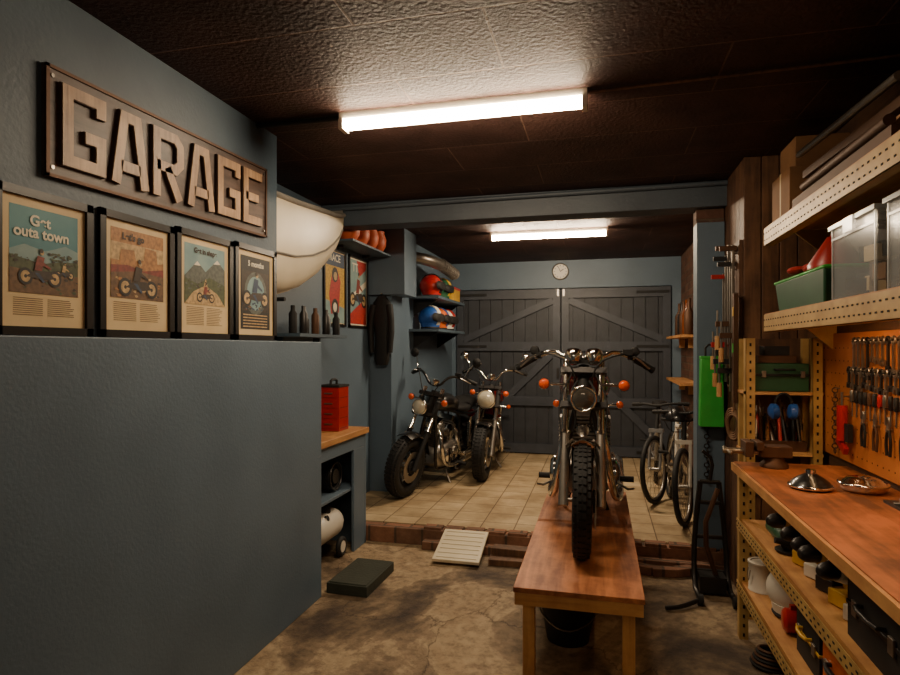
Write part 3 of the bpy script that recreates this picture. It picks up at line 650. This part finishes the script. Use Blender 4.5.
b.cyl(c+V(-.045,0,0),c+V(.05,0,0),.05,GUN); b.torus(c+V(.05,0,0),(1,0,0),.09,.006,GUN,30,6); b.done()
# white boat hull stored up against the wall, bow towards the garage doors
b=B('boat_hull'); secs=[(1.6,.02,2.08,2.16),(1.8,.1,1.9,2.16),(2.2,.16,1.74,2.17),(2.7,.18,1.69,2.19),(3.0,.18,1.70,2.2),(3.2,.175,1.75,2.215),(3.4,.155,1.84,2.235),(3.56,.125,1.94,2.255),(3.72,.085,2.05,2.285),(3.84,.04,2.15,2.315),(3.92,.008,2.25,2.335)]
n=16; vs=[];fs=[]; N_=len(secs)-1
for j,(y,w,zb,zt) in enumerate(secs):
    for i in range(n+1):
        a=math.pi*i/n; q=math.cos(a); vs.append(V(-1.81+.05*(j/N_)+w*math.copysign(abs(q)**.6,q),y,zt-(zt-zb)*math.sin(a)**.9))
for j in range(N_):
    for i in range(n): o=j*(n+1)+i; fs.append((o,o+1,o+n+2,o+n+1))
b.add(vs,fs,CREAM,True)
for q in(0,n): b.tube([vs[j*(n+1)+q] for j in range(N_+1)],.016,GREYW,8)
dv=[];df=[]
for j in range(N_+1):
    A0=vs[j*(n+1)]; A1=vs[j*(n+1)+n]; dv+=[A0,(A0+A1)/2+V(0,0,.035),A1]
for j in range(N_):
    for i in range(2): o=j*3+i; df.append((o,o+1,o+4,o+3))
b.add(dv,df,GREYW,True)
b.tube([vs[j*(n+1)+3]+V(.004,0,0) for j in range(1,N_)],.006,GREYW,6); b.tube([vs[j*(n+1)+n//2]-V(0,0,.004) for j in range(1,N_)],.01,CREAM,8)
for y,z in((2.5,1.70),(3.05,1.71)): b.cyl((-1.995,y,z-.035),(-1.72,y,z-.035),.012,BLKM,10); b.cyl((-1.995,y,z-.16),(-1.8,y,z-.04),.008,BLKM,8)
b.done()
b=B('small_parts_shelf'); b.bx(-1.99,-1.76,3.3,4.0,1.47,1.49,BLUED); b.box((-1.95,3.4,1.42),(.05,.02,.1),BLUED); b.box((-1.95,3.9,1.42),(.05,.02,.1),BLUED); b.done()
b=B('spray_cans')
for i,m_ in enumerate((BLKM,GUN,BLKM,RUST,BLUED,GUN,BLUED,BLKM)):
    k=.75+.3*random.random(); b.lathe((-1.84+.03*(i%2),3.36+i*.08,1.491),(0,0,1),[(.024,0),(.026,.005),(.026,.12*k),(.014,.14*k),(.014,.165*k),(.012,.17*k)],m_,14)
b.done()
b=B('upper_pot_shelf'); b.bx(-1.99,-1.78,4.15,4.98,2.2,2.215,BLUED); b.box((-1.96,4.3,2.19),(.06,.02,.02),BLKM); b.box((-1.96,4.85,2.19),(.06,.02,.02),BLKM); b.done()
for i,y in enumerate((4.3,4.5,4.7,4.88)):
    b=B('terracotta_pot'); b.lathe((-1.88,y,2.216),(0,0,1),[(.05,0),(.085,.06),(.09,.12),(.07,.17),(.075,.185),(.06,.185),(.06,.17)],mat('terracotta',C(206,90,40),.5),20); b.done()
b=B('hanging_leather_jacket')
b.loft([(1.25,0,0,.05,.025,2.5),(1.3,0,0,.07,.035,2.5),(1.5,0,0,.06,.035,2.5),(1.7,0,0,.085,.04,2.5),(1.8,0,0,.08,.035,2.5),(1.86,0,0,.035,.02,2.5)],BLKM,18,'z'); b.shift(V(-1.87,5.0,0))
for s_ in(-1,1): b.tube([(-1.87+s_*.07,4.99,1.78),(-1.87+s_*.1,4.975,1.6),(-1.87+s_*.085,4.97,1.36)],[.033,.028,.024],BLKM,10,1)
b.cyl((-1.87,5.045,1.87),(-1.87,4.98,1.88),.008,STEEL,8); b.done()
b=B('helmet_shelf')
for z in(1.88,1.56): 
    b.bx(-1.8,-1.5,5.55,6.7,z,z+.025,BLUED)
    for y in(5.7,6.6): b.prism([(-1.8,z),(-1.55,z),(-1.8,z-.16)],lambda a,c,y=y:V(a,y,c),lambda a,c,y=y:V(a,y+.02,c),BLKM)
b.done()
def helmet(x,y,z,m1,m2,rot=0,s=1):
    b=B('motorcycle_helmet'); R3=Matrix.Rotation(rot,4,'Z'); b.M=Matrix.Translation((x,y,z+.002))@R3@Matrix.Scale(s,4)
    b.sph((0,0,.115),(.105,.125,.115),m1,22,12,-.75,1); b.lathe((0,0,.03),(0,0,1),[(.088,-.03),(.094,0),(.1,.03)],m1,22)
    b.loft([(-.132,0,.1,.055,.03,3),(-.122,0,.11,.085,.04,3),(-.1,0,.115,.098,.045,3)],BLKM,18)
    b.torus((0,0,.115),(1,0,0),.118,.006,m2,30,6,rw=.03); b.torus((0,.0,.012),(0,0,1),.088,.01,BLKM,24,6); b.done()
helmet(-1.64,5.75,1.586,BLUEP,WHT,1.2); helmet(-1.64,6.05,1.586,ORGP,BLUEP,1.5); helmet(-1.64,6.35,1.586,WHT,REDP,1.3)
helmet(-1.64,5.8,1.906,REDP,BLKM,1.4); helmet(-1.64,6.15,1.906,GRND,YEL,1.4)
b=B('storage_carton'); b.bx(-1.76,-1.54,6.35,6.62,1.906,2.06,YEL); b.bx(-1.762,-1.538,6.34,6.63,2.04,2.066,REDP); b.done()
b=B('flue_pipe'); b.tube([(-1.78,5.42,2.27),(-1.62,5.5,2.25),(-1.52,5.75,2.22),(-1.5,6.2,2.18)],.055,ALU,16,2)
for t in range(9): b.torus(V(-1.52,5.72,2.222).lerp(V(-1.5,6.18,2.182),t/8),(0,1,-.08),.056,.006,ALU,20,6)
b.done()
b=B('wall_socket'); b.bx(-1.799,-1.79,5.4,5.48,.5,.58,WHT); b.cyl((-1.79,5.44,.54),(-1.786,5.44,.54),.025,GUN); b.done()
# ---------------- floor items
MATG=mat('rubber_mat',C(58,62,52),.75,bump=.3)
b=B('rubber_block_mat'); b.box((-1.385,3.36,.03),(.25,.42,.06),MATG,RZ(-.03)); b.box((-1.385,3.36,.063),(.23,.4,.006),MATG,RZ(-.03))
b.done(bevel=.006)
b=B('white_ramp_slab'); Rr=RX(.26); b.box((-.9,3.91,.075),(.31,.36,.022),CREAM,Rr)
for i in range(7): b.box(V(-.9,3.91,.075)+Rr@V(0,-.15+i*.05,.012),(.27,.012,.006),CREAM,Rr)
b.bx(-1.0,-.8,3.98,4.0,0,.06,PINEX); b.done(bevel=.003)
b=B('wooden_step_planks'); b.box((-.57,3.86,.02),(.26,.1,.04),PANEL,RZ(.05)); b.box((-.55,3.94,.062),(.28,.09,.044),PANEL,RZ(-.04)); b.done(bevel=.003)
# ---------------- right workbench
def slotted(b,y0,y1,z,x,h=.07,step=.04):
    b.bx(x-.003,x,y0,y1,z,z+h,ANGLE); b.bx(x-.003,x+.04,y0,y1,z,z+.003,ANGLE)
    n=int((y1-y0)/step)
    for i in range(n):
        y=y0+step*(i+.5)
        for zz in(z+h*.3,z+h*.7):
            b.box((x-.0035,y+(.012 if zz>z+h/2 else 0),zz),(.002,.013,.006),HOLE)
def slotv(b,x,y,z0,z1,w=.04):
    b.bx(x,x+w,y-.003,y,z0,z1,ANGLE); b.bx(x,x+.003,y-.003,y+w,z0,z1,ANGLE)
    n=int((z1-z0)/.045)
    for i in range(n): b.box((x+w/2,y-.0035,z0+.045*(i+.5)),(.009,.002,.016),HOLE)
b=B('workbench'); bz=.85; BX=.63; yE=3.16
b.bx(BX,1.115,.2,yE,bz-.035,bz,BENCH); b.bx(BX-.012,BX,.2,yE,bz-.04,bz-.004,PINE)
for z in(.56,.26): b.bx(BX+.03,1.11,.2,yE-.02,z,z+.018,PINE); slotted(b,.2,yE,z-.03,BX+.015,.05)
for y in(yE-.02,1.3,.5): slotv(b,BX+.02,y,0,bz-.04)
for y in(yE-.02,1.3,.5): slotv(b,1.06,y,0,bz-.04)
b.bx(1.095,1.118,.2,yE,.0,bz-.04,PANELY)
b.done()
b=B('wall_storage_shelf'); SX=.8
for z in(1.48,1.91): b.bx(SX,1.115,.3,3.3,z+.075,z+.09,PINE); slotted(b,.3,3.3,z,SX,.085)
for y in(3.28,1.9,.5):
    for z in (1.48,1.91): b.prism([(SX+.12,z+.07),(1.115,z+.07),(1.115,z-.1)],lambda a,c,y=y:V(a,y,c),lambda a,c,y=y:V(a,y+.015,c),ANGLE)
b.done()
b=B('tool_pegboard'); b.bx(1.1,1.119,.3,3.5,.88,1.47,PEG)
for i in range(52):
    for k in range(9): b.box((1.0995,.95+i*.05,.92+k*.06),(.001,.006,.006),HOLE)
b.done()
b=B('added_shelf_fill'); b.bx(.86,.9,1.2,2.9,1.53,1.554,WHT); b.bx(.865,.895,1.22,2.88,1.524,1.53,glow('warm_fill_strip',30,(1,.60,.28,1))); b.done()  # added glowing strip, hidden by the shelf lip, warms pegboard and bench
PX=1.085
def wrench(b,y,zt,L,mt=STEEL):
    b.box((PX,y,zt-L/2),(.008,.012,L),mt); b.torus((PX,y,zt),(1,0,0),.014,.005,mt,14,6); 
    b.stroke([(y-.014,zt-L-.02),(y-.012,zt-L),(y+.012,zt-L),(y+.014,zt-L-.02)],.009,lambda a,c:V(PX-.004,a,c),lambda a,c:V(PX+.004,a,c),mt); b.cyl((PX-.01,y,zt),(1.1,y,zt),.003,GUN,6)
b=B('wrench_set')
for i in range(40): wrench(b,1.2+i*.046,1.43,.13-.008*(i%9)+.02*random.random(),STEEL if i%4 else GUN)
for i in range(22): wrench(b,1.3+i*.05,1.27,.1-.006*(i%6),GUN if i%3 else STEEL)
for i in range(16): wrench(b,2.45+i*.04,1.3,.07-.004*(i%6),GUN if i%2 else STEEL)
b.done()
b=B('pliers_set')
for i in range(11):
    y=1.75+i*.115; m_=[REDP,BLKM,GUN,RUST,BLKM,GUN][i%6]; z=1.08
    for s_ in(-1,1): b.tube([(PX,y+s_*.006,z),(PX,y+s_*.02,z-.04),(PX,y+s_*.013,z-.1)],.006,m_,8,1); b.tube([(PX,y-s_*.004,z),(PX,y-s_*.012,z+.03),(PX,y-s_*.002,z+.05)],.005,STEEL,6,1)
    b.cyl((PX-.008,y,z),(1.1,y,z),.007,STEEL,10)
b.done()
b=B('screwdriver_set')
for i in range(14):
    y=2.4+i*.045; m_=[REDP,BLKM,RUST,GUN,BLKM,GUN,STEEL][i%7]; z=1.16
    b.lathe((PX-.01,y,z),(0,0,1),[(.006,0),(.01,.008),(.01,.045),(.007,.055)],m_,10); b.cyl((PX-.01,y,z),(PX-.01,y,z-.06),.003,STEEL,6); b.box((PX,y,z+.005),(.03,.02,.004),GUN)
b.done()
b=B('hammer_set')
for i,y in enumerate((1.55,1.66,2.2,2.3)):
    b.cyl((PX-.005,y,1.0),(PX-.005,y,1.2),.009,[PINEZ,REDP,PINEZ,BLKM][i],8); b.cyl((PX-.005,y-.045,1.205),(PX-.005,y+.04,1.205),.014,STEEL,12); b.cyl((PX-.005,y,1.16),(1.1,y,1.16),.004,GUN,6)
b.done()
b=B('hanging_chain_tool')
for k in range(14): b.torus((1.08,3.2,1.2-k*.022),(1,0,0) if k%2 else (0,1,0),.012,.003,RUST,10,6)
b.cyl((1.08,3.2,1.21),(1.1,3.2,1.21),.004,STEEL,6); b.done()
b=B('red_caulking_gun'); b.cyl((PX-.02,3.07,.98),(PX-.02,3.07,1.14),.022,REDP); b.box((PX-.02,3.07,.96),(.02,.1,.03),REDP,RX(.5)); b.cyl((PX-.02,3.07,1.14),(PX-.02,3.07,1.2),.006,STEEL); b.box((PX-.01,3.03,1.02),(.02,.05,.08),BLKM); b.cyl((PX-.02,3.07,1.18),(1.1,3.07,1.18),.004,STEEL); b.done()
b=B('parts_organizer'); b.bx(1.0,1.095,1.95,2.2,bz+.001,bz+.16,GUN)
for i in range(4):
    for k in range(3): b.bx(.994,1.0,1.96+i*.06,2.01+i*.06,bz+.01+k*.05,bz+.05+k*.05,[CLEARE,ORGP,CLEARE][k])
b.done()
# end rack
b=B('corner_tool_rack'); RY0=3.38
for x in(.73,1.04): slotv(b,x,RY0,0.0,1.45,.045)
for z in(.85,1.16): b.bx(.73,1.09,RY0,3.59,z,z+.015,PINEX)
for x in(.735,1.045): b.bx(x,x+.03,3.55,3.59,0,1.45,ANGLE)
b.bx(.735,1.085,3.585,3.598,.6,1.45,PANEL); b.done()
b=B('green_tool_case'); b.bx(.78,1.03,3.4,3.56,1.178,1.26,GRND); b.bx(.78,1.03,3.4,3.56,1.264,1.32,GRND); b.box((.905,3.395,1.262),(.25,.012,.012),BLKM); b.tube([(.87,3.395,1.29),(.87,3.37,1.29),(.96,3.37,1.29),(.96,3.395,1.29)],.006,BLKM,6,1)
for x in(.82,1.0): b.box((x,3.393,1.265),(.02,.01,.035),STEEL)
b.bx(.8,.98,3.42,3.54,1.322,1.36,RUST); b.bx(.83,.95,3.43,3.53,1.362,1.41,BLKM)
b.done(bevel=.004)
b=B('ear_defenders') 
for s_ in(-1,1): b.lathe((.9+s_*.035,3.35,1.08),(s_,0,-.1),[(.035,-.01),(.04,0),(.04,.02),(.02,.035)],BLUEP,16)
b.tube([(.86,3.35,1.1),(.865,3.35,1.15),(.9,3.35,1.175),(.935,3.35,1.15),(.94,3.35,1.1)],.007,BLKM,8,2); b.cyl((.9,3.35,1.17),(.9,3.38,1.17),.005,STEEL); b.done()
b=B('rack_small_tools')
for i in range(24):
    x=.785+i*.0102; m_=[RUST,STEEL,BLKM,RUST,REDP,GUN,PINEZ,GUN][i%8]; L=random.uniform(.06,.2); b.cyl((x,3.43+.03*(i%3),.9),(x+random.uniform(-.02,.02),3.5,.9+L),.009,m_,8); b.cyl((x,3.43+.03*(i%3),.9+L*.9),(x+.005,3.5,.9+L*1.2),.004,STEEL,6)
b.bx(.78,1.025,3.42,3.53,.866,.92,RUST); b.done()
b=B('bench_vise'); c=V(.78,3.05,bz)
b.lathe(c,(0,0,1),[(.06,0),(.06,.015),(.045,.03),(.04,.06)],RUST,18); b.box(c+V(0,0,.075),(.13,.09,.05),RUST); b.box(c+V(-.07,0,.1),(.03,.11,.04),RUST); b.box(c+V(-.115,0,.085),(.035,.11,.07),RUST); b.cyl(c+V(-.22,0,.07),c+V(0,0,.07),.014,STEEL); b.cyl(c+V(-.2,-.07,.07),c+V(-.2,.07,.07),.006,STEEL); b.sph(c+V(-.2,-.07,.07),.01,STEEL); b.sph(c+V(-.2,.07,.07),.01,STEEL); b.done(bevel=.003)
b=B('air_filter_cover'); b.lathe((.8,2.62,bz),(0,0,1),[(.07,0),(.078,.012),(.065,.03),(.045,.045),(.02,.06),(.001,.062)],BLACK,28); b.torus((.8,2.62,bz+.012),(0,0,1),.076,.006,CHR,30,8); b.cyl((.8,2.62,bz+.05),(.8,2.62,bz+.075),.018,CHR,14); b.done()
b=B('chrome_headlight_bowl'); b.lathe((.98,2.62,bz),(0,0,1),[(.065,0),(.078,.012),(.083,.03),(.075,.032),(.055,.05),(.02,.06),(.001,.06)],CHR,28); b.torus((.98,2.62,bz+.03),(0,0,1),.08,.007,CHR,30,8); b.done()
b=B('loose_bolts_tray'); b.bx(.98,1.07,2.3,2.45,bz,bz+.01,GUN)
for i in range(10): b.cyl((.99+random.random()*.07,2.31+random.random()*.12,bz+.01),(1.0+random.random()*.06,2.32+random.random()*.1,bz+.022),.005,STEEL,6)
b.done()
def cbox(y0,y1):
    b=B('clear_storage_box'); x0,x1,z0,z1=.83,1.08,1.571,1.83; t=.004
    for (a) in((x0,x0+t,y0,y1),(x1-t,x1,y0,y1),(x0,x1,y0,y0+t),(x0,x1,y1-t,y1)): b.bx(*a,z0,z1,CLEAR)
    b.bx(x0,x1,y0,y1,z0,z0+t,CLEAR); b.bx(x0-.012,x1+.012,y0-.012,y1+.012,z1,z1+.015,CLEARE)
    for y in(y0,y1-.008): b.bx(x0-.004,x0,y,y+.008,z0,z1,CLEARE)
    b.bx(x0-.005,x0,y0,y1,z1-.04,z1-.032,CLEARE)
    b.box((x0-.012,(y0+y1)/2,z1-.01),(.01,.08,.05),CLEARE)
    for i in range(16): b.box((x0+.05+random.random()*.13,y0+.06+random.random()*(y1-y0-.12),z0+.03+random.random()*.12),(.06,.07,.05),[CARD,BLKM,PAPER,RUST,BLKM][i%5],RZ(random.random()))
    b.done()
cbox(2.12,2.48); cbox(1.67,2.04); cbox(1.22,1.6)
b=B('green_plastic_tub'); b.box((.95,2.9,1.571+.07),(.22,.6,.14),GRND,None,1.1); b.bx(.825,1.075,2.56,3.24,1.705,1.72,GREEN); b.done(bevel=.008)
b=B('red_safety_funnel'); b.lathe((.93,2.75,1.722),(0,.0,1),[(.1,0),(.1,.02),(.03,.13),(.02,.13),(.015,.15)],REDP,24); b.done()
b=B('red_shop_rags')
for i in range(7): b.sph((.9+random.random()*.08,2.95+i*.03,1.745+random.random()*.02),(.05,.06,.02),mat('red_cloth',C(190,44,30),.9,bump=.3),10,6)
b.done()
b=B('stacked_long_profiles')
for i in range(9):
    x=.83+(i%5)*.05; z=2.005+(i//5)*.05; m_=[RUST,PINE,BLKM,GUN,PANELY][i%5]; y0_=1.97+random.random()*.1; y1_=2.9-random.random()*.2
    if i%2: b.cyl((x,y0_,z+.02),(x,y1_,z+.02),.018,m_,12)
    else: b.bx(x-.018,x+.018,y0_,y1_,z,z+.038,m_)
b.box((.86,2.42,2.13),(.03,.9,.03),RUST,RX(.03)); b.box((.93,2.4,2.145),(.05,.9,.02),GUN,RX(.04)); b.cyl((.84,2.0,2.19),(.84,2.9,2.24),.014,STEEL); b.done()
b=B('cardboard_box'); b.bx(.83,1.09,3.0,3.28,2.002,2.22,CARD); b.bx(.829,1.091,3.13,3.15,2.0,2.223,PAPER); b.bx(.86,1.08,3.02,3.25,2.224,2.36,CARD); b.done(bevel=.002)
b=B('wood_offcuts'); b.bx(.84,1.09,1.15,1.9,2.1,2.125,PINE); b.bx(.86,1.07,1.3,1.95,2.126,2.15,PINE); b.box((.87,1.66,2.26),(.03,.5,.05),PINE,RX(.32)); b.bx(.84,.87,1.2,1.24,1.999,2.1,PINE);b.bx(.84,.87,1.8,1.84,1.999,2.1,PINE); b.done()
# under-bench goods
def pcase(name,x,y,z,dx,dy,dz,m1,m2=BLKM,hn=True):
    b=B(name); b.bx(x-dx/2,x+dx/2,y-dy/2,y+dy/2,z,z+dz*.55,m1); b.bx(x-dx/2,x+dx/2,y-dy/2,y+dy/2,z+dz*.58,z+dz,m1); b.bx(x-dx/2-.003,x+dx/2+.003,y-dy/2-.003,y+dy/2+.003,z+dz*.53,z+dz*.6,m2)
    if hn: b.tube([(x-dx/2,y-dy*.2,z+dz*.7),(x-dx/2-.025,y-dy*.2,z+dz*.7),(x-dx/2-.025,y+dy*.2,z+dz*.7),(x-dx/2,y+dy*.2,z+dz*.7)],.007,m2,6,1)
    for s_ in(-1,1): b.box((x-dx/2-.004,y+s_*dy*.32,z+dz*.57),(.008,.03,dz*.25),STEEL)
    b.done(bevel=.006)
pcase('tool_case',.84,1.78,.579,.3,.34,.17,BLKM,GUN); pcase('tool_case',.84,1.36,.579,.3,.4,.2,GUN,REDP)
pcase('tool_case',.86,1.75,.279,.3,.34,.2,GRND); pcase('tool_case',.86,2.08,.279,.3,.26,.17,ORGP,BLKM); pcase('tool_case',.86,2.36,.279,.3,.24,.16,BLKM,YEL)
def drill(name,x,y,z,m1,k=1.2,rz=0):
    b=B(name); b.M=Matrix.Translation((x,y,z))@Matrix.Rotation(rz,4,'Z')@Matrix.Scale(k,4)
    b.lathe((.08,0,.14),(-1,0,0),[(.03,0),(.036,.02),(.036,.08)],BLKM,16); b.lathe((.02,0,.14),(-1,0,0),[(.037,0),(.037,.07),(.026,.1)],m1,16); b.lathe((-.08,0,.14),(-1,0,0),[(.024,0),(.02,.03),(.01,.045)],GUN,16); b.box((.03,0,.08),(.045,.035,.1),m1,RY(-.15)); b.box((.03,0,.021),(.1,.06,.04),m1); b.done(bevel=.004)
drill('cordless_drill',.75,2.03,.579,WHT,1.2,.5); drill('cordless_drill',.75,2.15,.579,YEL,1.25,.4); drill('cordless_drill',.75,2.27,.579,GUN,1.2,.5); drill('cordless_drill',.75,2.39,.579,WHT,1.2,.5); drill('cordless_drill',.75,2.52,.579,YEL,1.25,.4); drill('cordless_drill',.83,3.0,.579,GRND,1.2,.3)
b=B('angle_grinder'); b.cyl((.74,2.68,.62),(.74,2.9,.62),.034,GRND); b.cyl((.74,2.66,.62),(.74,2.68,.62),.038,GUN); b.cyl((.74,2.67,.585),(.74,2.67,.59),.055,GUN,24); b.cyl((.74,2.65,.62),(.68,2.65,.63),.012,BLKM); b.cyl((.74,2.67,.59),(.74,2.67,.64),.02,GUN); b.done()
helmet(.79,2.78,.279,WHT,GUN,.8,.9)
b=B('paint_tins')
for x,y,z,m_ in((.73,3.05,.279,WHT),(.9,3.0,.279,REDP)) :
    b.lathe((x,y,z),(0,0,1),[(.06,0),(.06,.004),(.058,.006),(.058,.12),(.062,.124),(.062,.132),(.05,.132),(.05,.127)],m_,22)
    b.tube([(x-.06,y,z+.1),(x-.065,y,z+.06),(x-.065,y-.03,z+.05),(x-.06,y-.04,z+.1)],.002,STEEL,5)
b.done()
b=B('red_petrol_bottle'); b.lathe((.70,2.62,.279+.048),(1,-.1,0),[(.035,-.0),(.047,.01),(.047,.13),(.02,.17),(.02,.2)],REDP,18); b.box((.75,2.615,.38),(.05,.02,.02),REDP); b.done()
b=B('coiled_power_cable')
for k in range(6): b.torus((.72+.003*k,2.9,.012+.012*k),(0.05,0.03*k,1),.07-.003*k,.007,[BLKM,RUST][k%2],26,6)
b.done()
# ---------------- pillar stuff
b=B('green_dustpan_bin')
b.box((.675,4.04,1.12),(.14,.08,.42),GREEN,None,.9); b.box((.675,4.04,1.34),(.13,.075,.02),GREEN); b.tube([(.64,4.03,1.34),(.64,4.03,1.42),(.71,4.03,1.42),(.71,4.03,1.34)],.008,BLKM,6,1); b.box((.675,4.09,1.2),(.04,.02,.1),GUN); b.done(bevel=.012)
b=B('hanging_clamps_and_levels')
b.bx(.75,.768,3.62,3.98,1.3,2.0,PANEL)
def clamp(y,z0,z1,m_):
    b.box((.725,y,(z0+z1)/2),(.012,.02,z1-z0),STEEL); b.box((.70,y,z1-.02),(.09,.025,.025),m_); b.box((.70,y,z0+.12),(.09,.025,.03),m_); b.cyl((.665,y,z0+.05),(.665,y,z0+.2),.006,STEEL,8); b.cyl((.665,y,z0-.03),(.665,y,z0+.05),.014,PINEZ,10); b.cyl((.725,y,z1-.05),(.75,y,z1-.05),.005,STEEL,6)
clamp(3.66,1.35,1.98,RUST); clamp(3.72,1.15,1.9,GUN); clamp(3.78,1.42,2.0,RUST); clamp(3.85,1.2,1.95,BLKM); clamp(3.92,1.3,1.85,REDP)
for i in range(5): b.torus((.74,3.66+i*.06,1.25-.05*(i%2)),(1,0,0),.03,.006,[BLKM,RUST][i%2],18,6)
b.done()
b=B('spirit_level'); b.box((.72,3.58,1.4),(.022,.04,.6),RUST,RX(.03)); b.box((.72,3.58,1.4),(.026,.03,.05),GREEN); b.box((.72,3.575,1.6),(.026,.03,.05),YEL); b.cyl((.72,3.58,1.68),(.77,3.6,1.68),.005,STEEL,6); b.done()
b=B('hanging_rope_coil')
for k in range(4): b.torus((.74,3.7+k*.012,.95+.01*k),(1,.3,0),.07,.009,mat('rope_tan',C(120,88,60),.9),26,8,rw=.012)
b.tube([(.74,3.7,1.02),(.74,3.7,1.1),(.765,3.7,1.12)],.007,mat('rope_tan',C(120,88,60)),6); b.done()
b=B('paddock_stand'); c=V(.62,3.6,0)
for s_ in(-1,1):
    b.tube([c+V(s_*.09,-.1,.03),c+V(s_*.09,.12,.03),c+V(s_*.085,.16,.3),c+V(s_*.05,.17,.62)],.015,GUN,8,1); b.cyl(c+V(s_*.075,-.1,.03),c+V(s_*.105,-.1,.03),.03,RUB,14)
for z in(.1,.3,.5,.62): b.cyl(c+V(-.09+.06*(z>.4)*.6,.16,z),c+V(.09-.06*(z>.4)*.6,.16,z),.013,GUN,8)
b.tube([c+V(-.09,-.1,.03),c+V(-.2,-.2,.02),c+V(-.28,-.22,.015)],.012,GUN,8,1); b.box(c+V(0,.1,.06),(.14,.12,.09),GUN)
b.tube([c+V(.04,.1,.05),c+V(-.06,.05,.35),c+V(.03,.08,.6)],.014,RUST,8,1); b.tube([c+V(0,.16,.62),c+V(.02,.16,.75),c+V(-.04,.16,.8)],.01,GUN,8,1); b.done()
b=B('hanging_chain_hooks')
for k in range(12): b.torus((.655+.004*(k%2),4.075,.9-k*.03),(1,0,0) if k%2 else (0,1,0),.014,.004,GUN,12,6)
b.cyl((.655,4.1,.92),(.655,4.06,.92),.005,STEEL,6)
b.done()
# ---------------- camera, world
cam=bpy.data.cameras.new('camera'); co=bpy.data.objects.new('camera',cam); bpy.context.collection.objects.link(co)
co.location=(0,0,1.4); co.rotation_euler=(math.pi/2,0,math.atan(.25)); cam.lens=24; cam.sensor_width=36; cam.shift_y=10.5/900; cam.clip_start=.02
bpy.context.scene.camera=co
w=bpy.data.worlds.new('w'); bpy.context.scene.world=w; w.use_nodes=True; w.node_tree.nodes['Background'].inputs[0].default_value=(.5,.45,.4,1); w.node_tree.nodes['Background'].inputs[1].default_value=.02
bpy.context.view_layer.update()
for o in list(bpy.context.scene.objects):
    if o.parent is None:
        if o.type=='CAMERA': o.location=o.location*S; continue
        o.matrix_world=Matrix.Scale(S,4)@o.matrix_world
